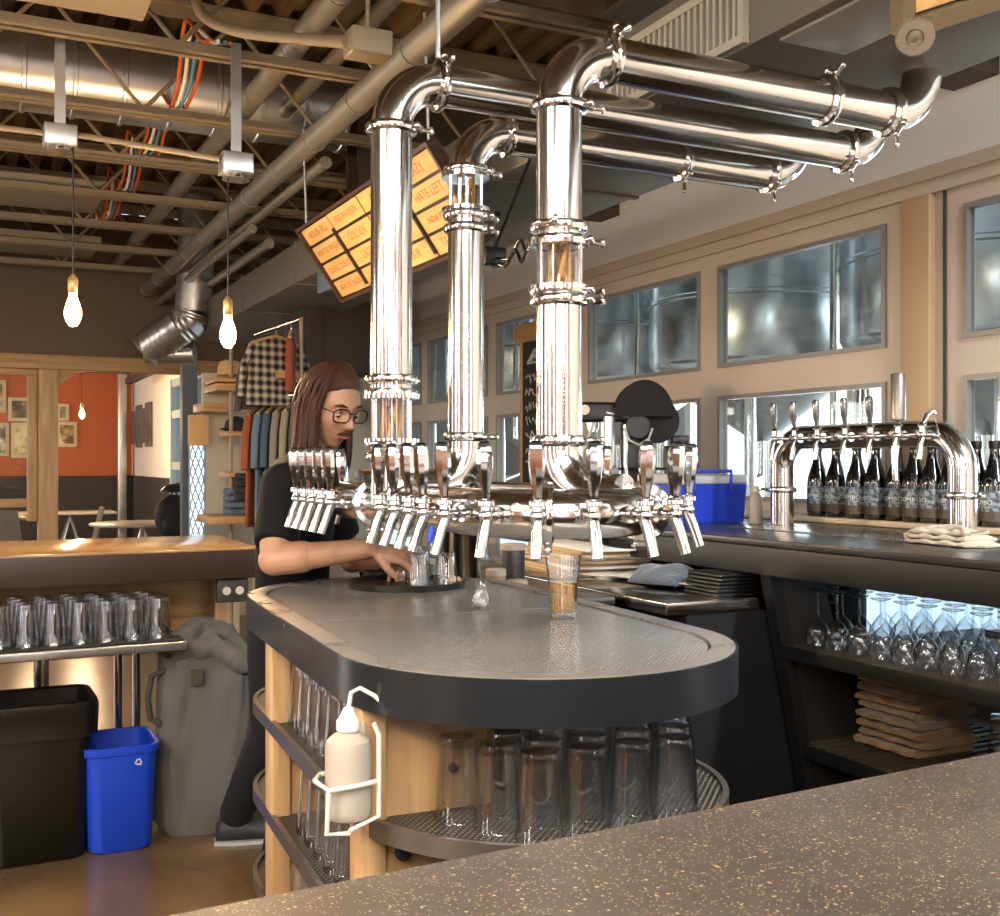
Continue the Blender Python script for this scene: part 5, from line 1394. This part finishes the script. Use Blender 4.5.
gw = sb
fw_ = (Vector((0,0,H))-gp).normalized(); Mg = Matrix.Translation(gp) @ fw_.to_track_quat('Z','Y').to_matrix().to_4x4() @ Matrix.Rotation(R(18),4,'X')
outer = []
for k in range(44*2):
    a = 2*PI*k/88; r_ = .036 if k % 2 else .0315; outer.append((r_*math.cos(a), r_*math.sin(a)))
inner = [(.017*math.cos(2*PI*k/88), .017*math.sin(2*PI*k/88)) for k in range(88)]
mb = MB(); mb.ringprism(outer, inner, -.006, .006)
for v in mb.bm.verts: v.co = Mg @ v.co
mb.build('toothed_ring', mat('pale_alloy', '#b0a394', .35, .7, .1, 20), gw)
MB().lathe([(.0165,-.004),(.0165,.0),(.008,.003),(.001,.004)], 24, Mg).build('hub', mat('pale_alloy2', '#958877', .35, .7, .1, 20), gw)
MB().tube([gp-fw_*.01, gp-fw_*.05+Vector((.02,0,.02))], .006).build('stem', galv, gw)
# ================================================================== CHALKBOARD on the window post
ycb = 6.8
cb = thing('chalkboard', 'tall narrow chalkboard with wooden top, hung between the middle and right tap pipes', 'chalkboard', (XW-.03, ycb, 1.7))
cy0, cy1, cz0, cz1 = 6.56, 7.03, 1.2, 2.25
MB().box((XW-.052, cy0, cz0), (XW-.037, cy1, cz1)).build('slate', mat('chalk_slate','#24221f',.75,0,.3,5), cb)
mb = MB(); mb.box((XW-.06, cy1, cz0), (XW-.037, cy1+.03, cz1)); mb.box((XW-.06, cy0-.03, cz0), (XW-.037, cy0, cz1)); mb.box((XW-.06, cy0-.03, cz0-.03), (XW-.037, cy1+.03, cz0)); mb.build('frame', wood_l, cb)
MB().rbox((XW-.085, cy0-.06, cz1), (XW-.037, cy1+.08, cz1+.13), .005).build('header_plank', wood_ly, cb)
mb = MB(); rnd = random.Random(5); xx = XW-.0535
def stroke(pts, r=.006): mb.tube([(xx, y, z) for y, z in pts], r, 5)
stroke([(6.95,2.10),(6.84,2.19),(6.73,2.10),(6.95,2.10)], .010); stroke([(6.90,2.12),(6.84,2.15),(6.78,2.12)], .016)
for r_ in range(7):
    z = 1.99-.10*r_; y = 6.98
    while y > 6.60:
        stroke([(y, z+rnd.uniform(-.03,.03)), (y-.012, z+rnd.uniform(-.035,.035)), (y-.028, z+rnd.uniform(-.035,.035)), (y-.036, z+rnd.uniform(-.03,.03))], .0042); y -= .05
mb.build('chalk_drawing', mat('chalk_white','#b9b5ab',.9), cb)
# ================================================================== CLOTHES RACK / SHOP SHELVES
rk = thing('shop_shelving', 'timber and pipe merchandise shelving behind the barman', 'shelving', at(250, 545, 7.2))
yA_ = 6.9
def R3(u, d): p = at(u, 462, d); return p
def plankx(u0, u1, v, d, dep, th, nm, m_=wood_lx):
    a, b_ = at(u0, v, d), at(u1, v, d)
    MB().rbox((min(a.x,b_.x), min(a.y,b_.y), a.z-th), (max(a.x,b_.x), max(a.y,b_.y)+dep, a.z), .006).build(nm, m_, rk)
plankx(212, 255, 384, 7.2, .25, .05, 'shelf'); plankx(213, 254, 378, 7.2, .25, .03, 'shelf'); plankx(200, 228, 403, 7.4, .25, .06, 'shelf')
plankx(276, 301, 371, 6.8, .25, .05, 'shelf'); plankx(226, 244, 431, 7.2, .25, .035, 'shelf'); plankx(226, 248, 472, 7.2, .25, .035, 'shelf'); plankx(206, 248, 516, 7.0, .3, .05, 'shelf')
for (u, d, v0) in ((301, 6.8, 318), (231, 7.2, 330), (254, 7.2, 345)):
    a = at(u, v0, d); MB().tube([(a.x,a.y,0),(a.x,a.y,a.z)], .013, 12).build('upright_pipe', joist_paint, rk)
a, b_ = at(254, 399, 6.9), at(345, 390, 6.9)
MB().tube([a, b_], .016, 12).build('hanging_rail', steel, rk); MB().tube([b_, (b_.x,b_.y,0)], .02, 12).build('upright_pipe', galv, rk)
a2, b2 = at(254, 335, 6.9), at(303, 318, 6.9)
MB().tube([a2, b2], .014, 12).build('hanging_rail', steel, rk)
pa_ = at(214, 520, 7.35); 
struct(MB().box((pa_.x, pa_.y+.35, 0), (pa_.x+.25, pa_.y+.43, 2.02)).build('trim_6', mat('pale_partition','#b5a68f',.6,0,.06,2)))
def garment(u, v, d, w, h, m_, lab, ang, plaid=False):
    p = at(u, v, d); M = Matrix.Translation(p) @ Matrix.Rotation(ang, 4, 'Z')
    t = thing('hanging_shirt', lab, 'shirt', p, 'shirts on the clothes rail')
    n = 9; rings = []
    def halfw(f_): # f 0 top .. 1 bottom
        return w*(.14+.36*min(1, f_/.16)**.8) if f_ < .16 else w*(.5+.02*math.sin(f_*9))
    for i in range(15):
        f_ = i/14; hw = halfw(f_); th = .012+.012*min(1, f_*2)
        rings.append([M @ Vector((hw*math.cos(2*PI*k/20), th*math.sin(2*PI*k/20)*(1+.35*math.sin(k*2.1+f_*4)), -.05-h*f_)) for k in range(20)])
    b_o = MB().loft(rings).build('shirt_body', m_, t, sharp=None)
    for s_ in (-1, 1):
        MB().tube([M@Vector((s_*w*.40,0,-.10)), M@Vector((s_*w*.54,.0,-.22)), M@Vector((s_*w*.60,0,-.42))], [.024,.024,.022], 12).build('sleeve', m_, t)
    MB().tube([M@Vector((-w*.42,0,-.09)), M@Vector((0,0,-.035)), M@Vector((w*.42,0,-.09))], .011, 8).build('hanger', wood_l, t)
    MB().tube([M@Vector((0,0,-.035)), M@Vector((0,0,.0)), M@Vector((.0,.015,.018)), M@Vector((0,.0,.03))], .003, 6).build('hook', steel, t)
    return t
greys = [('#8f4a2c','orange shirt sleeve peeking out at the left end of the rail'), ('#5d7486','faded blue shirt on the rail, second from the left end'), ('#3f5266','dark blue shirt on the rail, third from the left end'), ('#7d7a72','grey shirt in the middle of the rail'), ('#8d8270','beige shirt on the rail, right of the grey one'), ('#3e3c38','charcoal shirt on the rail, next to the barman shoulder'), ('#24272b','black shirt at the right end of the rail behind the barman')]
for k, (c_, lab) in enumerate(greys):
    garment(256+9*k, 402-1.0*k, 6.9-.0*k, .46-.0*k, .72, mat('cloth_%d' % k, c_, .9, 0, .2, 10, bump=.4, bscale=12), lab, R(62))
# plaid shirts above
pm_ = bpy.data.materials.new('plaid_cloth'); pm_.use_nodes = True
N = pm_.node_tree.nodes; L = pm_.node_tree.links; b = N['Principled BSDF']; tc = N.new('ShaderNodeTexCoord')
w1 = N.new('ShaderNodeTexWave'); w1.bands_direction = 'X'; w1.inputs['Scale'].default_value = 6; w2 = N.new('ShaderNodeTexWave'); w2.bands_direction = 'Z'; w2.inputs['Scale'].default_value = 6
for w_ in (w1, w2): w_.inputs['Distortion'].default_value = .6; L.new(tc.outputs['Object'], w_.inputs[0])
ad = N.new('ShaderNodeMath'); ad.operation = 'ADD'; L.new(w1.outputs['Fac'], ad.inputs[0]); L.new(w2.outputs['Fac'], ad.inputs[1])
cr = N.new('ShaderNodeValToRGB'); cr.color_ramp.elements[0].position = .25; cr.color_ramp.elements[0].color = lin('#1c1a19')+[1]; cr.color_ramp.elements[1].position = 1; cr.color_ramp.elements[1].color = lin('#b8b0a2')+[1]
hv = N.new('ShaderNodeMath'); hv.operation = 'MULTIPLY'; hv.inputs[1].default_value = .5; L.new(ad.outputs[0], hv.inputs[0]); L.new(hv.outputs[0], cr.inputs[0]); L.new(cr.outputs[0], b.inputs['Base Color']); b.inputs['Roughness'].default_value = .9
garment(276, 330, 6.85, .40, .42, pm_, 'black and white plaid shirt hanging on the upper rail', R(15))
garment(262, 345, 6.95, .34, .36, mat('dark_plaid','#4a443c',.9,0,.5,30), 'dark checked shirt hanging behind the plaid one on the upper rail', R(30))
garment(291, 325, 6.8, .26, .36, mat('red_shirt','#86402e',.9,0,.2,10), 'rust red shirt at the right end of the upper rail', R(70))
# caps and hats
hp = at(230, 376, 7.32)
mb = MB(); M = Matrix.Translation((hp.x, hp.y, hp.z)); mb.lathe([(.075,0),(.085,.008),(.08,.06),(.065,.095),(.03,.11),(.001,.112)], 22, M, True, False)
tag(mb.build('knit_hat', mat('tan_hat','#b99a68',.9,0,.15,20), loc=hp), 'tan hat on top of the left merchandise shelf', 'hat')
hp = at(236, 431, 7.32); mb = MB(); M = Matrix.Translation((hp.x, hp.y, hp.z)); mb.lathe([(.075,0),(.08,.01),(.07,.06),(.04,.09),(.001,.1)], 20, M, True, False); mb.ball((hp.x-.06,hp.y-.05,hp.z+.012),(.06,.05,.010))
tag(mb.build('baseball_cap', mat('navy_cap','#22252c',.9), loc=hp), 'dark cap on the small shelf above the lowest merchandise', 'cap')
for k, (u, v, lab) in enumerate(((236, 505, 'blue and grey folded merchandise low on the shelving, left pile'), (243, 490, 'dark folded merchandise low on the shelving, right pile'))):
    p = at(u, v+10, 7.25); mb = MB()
    for j in range(4): mb.rbox((p.x-.07,p.y-.08,p.z+.045*j),(p.x+.07,p.y+.08,p.z+.045*j+.042),.015)
    tag(mb.build('folded_clothes', mat('merch_%d' % k, ('#53647a','#35343a')[k], .9, 0, .5, 22), loc=p), lab, 'clothes')
bx_ = at(200, 425, 7.5)
tag(MB().rbox((bx_.x-.06,bx_.y,bx_.z-.14),(bx_.x+.06,bx_.y+.12,bx_.z+.07),.006).build('cardboard_box', mat('kraft_box','#c39a62',.7,0,.15,8), loc=bx_), 'small tan box on top of the lit post', 'box')
# lit lattice column
lc = at(197, 500, 7.6)
t = thing('lit_column', 'slim column wrapped in cool white lattice of lights beyond the bar', 'light column', (lc.x, lc.y, 0))
zt_ = at(197, 440, 7.6).z
MB().tube([(lc.x,lc.y,0),(lc.x,lc.y,zt_)], .045, 20).build('core', emis_mat('lit_core', '#cfe6f5', 1.5), t)
mb = MB()
for s_ in (-1, 1):
    for k in range(8): mb.tube([(lc.x+.052*math.cos(2*PI*k/8+s_*j*.35), lc.y+.052*math.sin(2*PI*k/8+s_*j*.35), zt_*j/30) for j in range(31)], .005, 5)
mb.build('lattice', mat('lattice_grey','#8f9aa3',.4,.4), t)
MB().lathe([(.06,zt_),(.06,zt_+.03),(.03,zt_+.04)], 20, Matrix.Translation((lc.x,lc.y,0))).build('cap', galv, t)
cp = at(208, 470, 7.7); tag(MB().box((cp.x-.015,cp.y,0),(cp.x+.02,cp.y+.1,2.0)).build('steel_post', blacksteel, loc=(cp.x,cp.y,0)), 'dark square post right beside the lit lattice column', 'post')
cp = at(190, 395, 8.2); tag(MB().box((cp.x-.055,cp.y,0),(cp.x+.055,cp.y+.1,2.12)).build('grey_post', mat('slate_post','#4e565c',.5), loc=(cp.x,cp.y,0)), 'blue-grey post behind the lit lattice column', 'post')
# dark cabinet up behind the barman
q0, q1 = at(303, 308, 7.4), at(352, 372, 7.4)
t = thing('dark_cabinet', 'big dark brown hanging cabinet above and behind the barman head', 'cabinet', ((q0.x+q1.x)/2, q0.y, q1.z))
MB().rbox((q0.x, q0.y, q1.z), (q1.x+.25, q0.y+.5, q0.z+.15), .01).build('cabinet_body', mat('dark_umber','#2a1d12',.6,0,.2,3), t)
MB().rbox((q0.x-.02, q0.y-.02, q0.z+.15), (q1.x+.3, q0.y+.5, q0.z+.19), .006).build('cabinet_top', wood_d, t)
MB().rbox((q0.x+.02, q0.y-.012, q1.z+.02), ((q0.x+q1.x)/2, q0.y-.001, q0.z+.12), .004).build('door', mat('dark_umber2','#33241a',.6,0,.2,3), t)
tag(MB().rbox((1.74, 5.3, 2.30), (1.80, 5.75, 2.62), .01).build('wall_screen', mat('screen_glass','#6c8296',.15,0,.1,3), loc=(1.77,5.5,2.3)), 'small blue-grey screen behind the left end of the menu board', 'screen')
# ================================================================== DINING ROOM
def poster(u0, u1, v0, v1, cols, lab, seed, thick=.03):
    # on the orange wall
    def pt(u, v): 
        k = (u-500)/F; x = (YO-.001)*(S+k*C)/(C-k*S); d_ = x*S+YO*C; return x, H+(462-v)/F*d_
    xa, za = pt(u0, v1); xb, zb_ = pt(u1, v0)
    t = thing('framed_print', lab, 'picture', ((xa+xb)/2, YO-.03, za))
    MB().rbox((xa,YO-.04,za),(xb,YO-.002,zb_),.004).build('print_frame', mat('pale_frame','#cbbd9f',.6), t)
    m_ = bpy.data.materials.new('print_image'); m_.use_nodes = True
    N = m_.node_tree.nodes; L = m_.node_tree.links; b = N['Principled BSDF']; nz = N.new('ShaderNodeTexNoise'); nz.inputs['Scale'].default_value = 5; nz.noise_dimensions = '4D'; nz.inputs['W'].default_value = seed; nz.inputs['Detail'].default_value = 3
    tc = N.new('ShaderNodeTexCoord'); L.new(tc.outputs['Object'], nz.inputs[0]); cr = N.new('ShaderNodeValToRGB')
    cr.color_ramp.elements[0].position = .4; cr.color_ramp.elements[0].color = lin(cols[0])+[1]; cr.color_ramp.elements[1].position = .6; cr.color_ramp.elements[1].color = lin(cols[2])+[1]
    e_ = cr.color_ramp.elements.new(.5); e_.color = lin(cols[1])+[1]; L.new(nz.outputs[0], cr.inputs[0]); L.new(cr.outputs[0], b.inputs['Base Color'])
    MB().box((xa+.05,YO-.045,za+.05),(xb-.05,YO-.0405,zb_-.05)).build('print_image', m_, t)
poster(-30, 6, 380, 412, ('#6a5a48','#a08a68','#d8c8a4'), 'pale framed print at the far left, upper one', 1)
poster(8, 33, 398, 421, ('#2c2a28','#6d5a40','#a08a62'), 'dark print seen through the glazed screen, upper right', 2)
poster(-25, 9, 423, 456, ('#3c4248','#8a8a82','#d8cbae'), 'print of standing figures seen through the glazed screen, lower left', 3)
poster(11, 35, 423, 458, ('#a08a5c','#d9c690','#e8dcc0'), 'yellowish print seen through the glazed screen, lower right', 4)
poster(56, 69, 404, 421, ('#2a2c2e','#68604e','#a89a7c'), 'small dark print right of the timber post, upper one', 5)
poster(56, 77, 422, 447, ('#6b4c2c','#b89a64','#e0cfa4'), 'landscape print right of the timber post, lower one', 6)
# black and white artwork on the side wall
def sidept(u, v):
    d_ = F*XS/(C*(u+45)); y = (d_-XS*S)/C; return y, H+(462-v)/F*d_
yb_, zb0 = sidept(134, 440); ya2, zb1 = sidept(153, 412)
t = thing('wall_artwork', 'black and white artwork of overlapping sheets on the white dining wall', 'picture', (XS-.02,(yb_+ya2)/2,1.7))
def artm():
    m_ = mat('bw_art', '#5a544b', .7, 0, .9, 4); return m_
yy0, yy1 = min(yb_,ya2), max(yb_,ya2)
for k in range(4):
    f0 = yy0+(yy1-yy0)*k/4
    MB().rbox((XS-.05, f0+.02, 1.62+.06*(k%2)), (XS-.005, f0+(yy1-yy0)/4-.02, 2.18+.07*((k+1)%2)), .004).build('art_panel', artm(), t)
def dtable(u, v, d, r, lab, square=False):
    p = at(u, v, d); t = thing('dining_table', lab, 'table', (p.x,p.y,0), 'dining room tables')
    M = Matrix.Translation((p.x,p.y,0))
    top_ = mat('grey_table_top','#a39a8c',.35,0,.1,3)
    if square: MB().rbox((p.x-1.0,p.y-.35,.72),(p.x+.55,p.y+.35,.75),.005).build('table_top', top_, t)
    else: MB().lathe([(r-.01,.72),(r,.73),(r,.745),(r-.01,.75)], 32, M).build('table_top', top_, t)
    for k in range(4):
        a = PI/4+k*PI/2; MB().tube([(p.x,p.y,.70),(p.x+.12*math.cos(a),p.y+.12*math.sin(a),.4),(p.x+.3*math.cos(a),p.y+.3*math.sin(a),.02)], .018, 8).build('leg', galv, t)
    return t
dtable(143, 520, 11.9, .55, 'round grey table in front of the white dining wall')
dtable(70, 510, 14.5, .5, 'long grey table before the orange wall, right of the timber post', True)
dtable(-25, 508, 13.0, .5, 'long grey table seen behind the glazed screen', True)
def chair(u, d, lab, face):
    p = at(u, 520, d); t = thing('dining_chair', lab, 'chair', (p.x,p.y,0)); M = Matrix.Translation((p.x,p.y,0)) @ Matrix.Rotation(face,4,'Z')
    m_ = mat('chair_grey','#7b7469',.4,.4)
    MB().rbox((-.2,-.2,.44),(.2,.2,.46),.01,M).build('seat', m_, t)
    mb = MB(); mb.loft([[M@Vector((-.2,-.2,.46+0)),M@Vector((-.18,-.2,.46)),M@Vector((-.18,.2,.46)),M@Vector((-.2,.2,.46))],[M@Vector((-.29,-.18,.88)),M@Vector((-.27,-.18,.88)),M@Vector((-.27,.18,.88)),M@Vector((-.29,.18,.88))]]); mb.build('backrest', m_, t)
    for sx in (-1,1):
        for sy in (-1,1): MB().tube([M@Vector((sx*.17,sy*.17,.44)), M@Vector((sx*.22,sy*.21,0))], .014, 8).build('leg', m_, t)
chair(76, 12.6, 'grey metal chair with its back to the right, at the long table', R(180))
chair(14, 12.2, 'grey metal chair behind the glazed screen at the left edge', R(60))
chair(168, 12.8, 'dark chair beside the round grey table', R(200))
# black backpack on a chair and black table lamp
p = at(174, 522, 10.9)
t = thing('backpack', 'dark rounded bag standing beside the round table, left of the lit column', 'bag', (p.x,p.y,.55))
mb = MB(); mb.ball((p.x,p.y,.86), (.19,.12,.22), n=18, m=14); mb.ball((p.x+.0,p.y-.09,.78), (.13,.06,.12)); mb.build('bag_body', black_rub, t)
MB().tube([(p.x-.04,p.y,1.06),(p.x,p.y,1.12),(p.x+.04,p.y,1.06)], .012, 8).build('bag_handle', black_rub, t)
t2 = thing('stool', 'dark stool under the rounded bag', 'stool', (p.x,p.y,0))
MB().lathe([(.17,.615),(.18,.62),(.18,.645),(.17,.65)], 24, Matrix.Translation((p.x,p.y,0))).build('seat', blacksteel, t2)
for k in range(4):
    a = PI/4+k*PI/2; MB().tube([(p.x+.12*math.cos(a),p.y+.12*math.sin(a),.615),(p.x+.2*math.cos(a),p.y+.2*math.sin(a),0)], .014, 8).build('leg', blacksteel, t2)
p = at(176, 490, 10.2)
t = thing('arc_lamp', 'dark dome lamp on a thin curved stem, above the rounded bag', 'lamp', (p.x+.22,p.y,0))
MB().lathe([(.14,-.02),(.135,0),(.10,.035),(.05,.055),(.01,.06)], 26, Matrix.Translation(p), False).build('lamp_shade', blacksteel, t)
MB().tube([(p.x,p.y,p.z+.055),(p.x+.06,p.y,p.z+.07),(p.x+.16,p.y,p.z+.0),(p.x+.20,p.y,p.z-.3),(p.x+.22,p.y,.02)], .012, 8).build('stem', galv, t)
MB().lathe([(.14,0),(.14,.015),(.02,.025)], 24, Matrix.Translation((p.x+.22,p.y,0))).build('lamp_base', blacksteel, t)
# black loudspeaker/spot on the duct side with cables
p = at(494, 222, 3.7)
t = thing('spot_lamp', 'small black clamp light with cables between the middle and right tap pipes', 'lamp', p)
MB().rbox(p-Vector((.012,.03,.03)), p+Vector((.012,.03,.03)), .005).build('lamp_head', black_pl, t)
MB().tube([p, p-Vector((0,0,.16))], .005, 8).build('stem', black_pl, t)
q = at(492, 257, 3.7); MB().rbox(q-Vector((.04,.03,.03)), q+Vector((.04,.03,.03)), .005).build('clamp_box', black_pl, t)
mb = MB(); q2 = at(536, 228, 3.3)
mb.tube(smooth_path([q, at(505,266,3.65), at(515,250,3.5), at(522,262,3.45), at(530,240,3.35), q2]), .006, 8); mb.tube(smooth_path([q, at(510,258,3.6), at(520,240,3.5), at(527,252,3.4), q2]), .005, 8); mb.tube([q, Vector((1.76, q.y, 2.44))], .006, 8)
mb.build('cable', black_pl, t)
# ================================================================== LIGHT
w = bpy.data.worlds.new('world'); sc.world = w; w.use_nodes = True
N = w.node_tree.nodes; L = w.node_tree.links; bg = N['Background']
sky = N.new('ShaderNodeTexSky'); sky.sky_type = 'HOSEK_WILKIE'; sky.turbidity = 6; sky.sun_direction = (.3,-.4,.86)
mx = N.new('ShaderNodeMix'); mx.data_type = 'RGBA'; mx.inputs[0].default_value = .75; mx.inputs[7].default_value = (.80,.90,1.0,1)
L.new(sky.outputs[0], mx.inputs[6]); L.new(mx.outputs[2], bg.inputs[0]); bg.inputs[1].default_value = 2.2
def area(name, loc, rot, sx, sy, power, color=(1,1,1), spread=180):
    l = bpy.data.lights.new(name, 'AREA'); l.shape = 'RECTANGLE'; l.size = sx; l.size_y = sy; l.energy = power; l.color = color; l.spread = R(spread)
    o = bpy.data.objects.new(name, l); col.objects.link(o); o.location = loc; o.rotation_euler = rot; return o
# area lights added as fill at the unseen openings in back and left walls
for k, (a_, b_) in enumerate(added_wins): area('window_daylight', ((a_+b_)/2, -4.35, 1.8), (R(90),0,0), b_-a_, 2.2, (16,38,16)[k], (.97,.98,1))
for (a_, b_) in added_left_wins: area('window_daylight', (-5.35, (a_+b_)/2, 1.85), (0,R(-90),0), 2.1, b_-a_, 15, (.97,.98,1))
for k, (x_, y_) in enumerate(((-3.2,-2.6),(-.4,-2.6),(2.2,-2.4),(-3.4,.9))):  # added unseen fill panels below the solid deck, each in a window-like frame
    f_ = MB()
    for a_, b_ in (((x_-1.08,y_-1.08,3.44),(x_-1,y_+1.08,3.55)),((x_+1,y_-1.08,3.44),(x_+1.08,y_+1.08,3.55)),((x_-1,y_-1.08,3.44),(x_+1,y_-1,3.55)),((x_-1,y_+1,3.44),(x_+1,y_+1.08,3.55))): f_.box(a_, b_)
    struct(f_.build('window_%d' % (30+k), frame_m)); area('skylight', (x_,y_,3.5), (0,0,0), 2, 2, 105, (.97,.98,1))
# assumed daylight, as area lights at the assumed brewery doorways
for (a_, b_) in oy: area('brewery_daylight', (9.45, (a_+b_)/2, 1.45), (0, R(90), 0), 2.9, b_-a_, 330, (.86,.94,1))
# assumed high bay lamps under the brewery ceiling
for y in (2.5, 6.5, 10.5):
    t = thing('high_bay_lamp', 'brewery ceiling lamp behind the window wall', 'lamp', (7.2, y, 4.82), 'brewery ceiling lamps')
    MB().rbox((7.0,y-.5,4.82),(7.4,y+.5,4.90),.01).build('housing', galv, t); MB().box((7.02,y-.48,4.812),(7.38,y+.48,4.819)).build('diffuser', emis_mat('lamp_diffuser_%d' % int(y), '#fff4e0', 8), t)
    area('brewery_lamp', (7.2, y, 4.80), (0,0,0), .36, .96, 60, (1,.95,.86))
# warm lamps added for fill, unseen to the left and behind
def fill_lamp(x, y, z, p): 
    t = thing('ceiling_lamp', 'warm shaded ceiling lamp out over the seating side', 'lamp', (x,y,z), 'ceiling lamps over the seating side')
    MB().lathe([(.20,0),(.20,.02),(.07,.16),(.03,.18)], 24, Matrix.Translation((x,y,z)), False).build('lamp_shade', blacksteel, t)
    MB().ball((x,y,z+.05), .05).build('bulb', bulb_m, t)
    MB().tube([(x,y,z+.17),(x,y,3.5)], .006).build('cord', black_pl, t)
    l = bpy.data.lights.new('lamp_light','POINT'); l.energy = p; l.color = (1,.78,.53); l.shadow_soft_size = .12
    o = bpy.data.objects.new('lamp_light', l); col.objects.link(o); o.location = (x,y,z-.02)
for (x, y) in ((-2.4,2.2),(-2.4,5.2),(-2.6,7.6),(-.6,-.8),(.6,-3.0),(-1.4,.8),(-.5,1.2)): fill_lamp(x, y, 2.35, 55)
t = thing('linear_lamp', 'long white lamp over the front bar, above the picture', 'lamp', (.8,.15,2.98))  # unseen lamp added to brighten the front bar and island top
MB().rbox((-.3,.07,2.98),(1.9,.23,3.05),.01).build('housing', galv, t); MB().box((-.28,.09,2.972),(1.88,.21,2.979)).build('diffuser', emis_mat('linear_diffuser','#fff1dc',6), t)
for x_ in (-.1,1.7): MB().tube([(x_,.15,3.05),(x_,.15,3.56)], .006).build('hanger', galv, t)
area('linear_lamp_light', (.8,.15,2.965), (0,0,0), 2.1, .12, 34, (1,.96,.9))
t = thing('linear_lamp', 'long white lamp above the near end of the back bar, outside the picture', 'lamp', (2.95,.2,3.1))  # unseen lamp added to brighten the window wall
MB().rbox((2.87,-.8,3.1),(3.03,1.2,3.17),.01).build('housing', galv, t); MB().box((2.89,-.78,3.092),(3.01,1.18,3.099)).build('diffuser', emis_mat('linear_diffuser_cool','#f2f6ff',6), t)
for y_ in (-.6,1.0): MB().tube([(2.95,y_,3.17),(2.95,y_,3.56)], .006).build('hanger', galv, t)
area('linear_lamp_light', (2.95,.2,3.085), (0,0,0), .12, 1.9, 110, (.90,.95,1))
area('dining_daylight', (-4.9, 14, 1.7), (0,R(-90),0), 2.0, 5, 200, (1,.93,.85))  # unseen area lamp before the solid left wall, lighting the dining room
vs = sc.view_settings
sc.display_settings.display_device = 'sRGB'
vs.view_transform = 'Standard'; vs.look = 'None'; vs.gamma = 1; vs.exposure = .86; vs.use_curve_mapping = False
cy = sc.cycles
cy.max_bounces = 10; cy.diffuse_bounces = 4; cy.glossy_bounces = 5; cy.transmission_bounces = 6; cy.transparent_max_bounces = 28
cy.sample_clamp_indirect = 4; cy.caustics_reflective = False; cy.caustics_refractive = False; cy.use_denoising = True; cy.blur_glossy = .5
try: cy.denoiser = 'OPENIMAGEDENOISE'
except Exception: pass
bpy.data.objects.remove(pint_proto)
for o in bpy.data.objects:
    if '_local' in o: del o['_local']
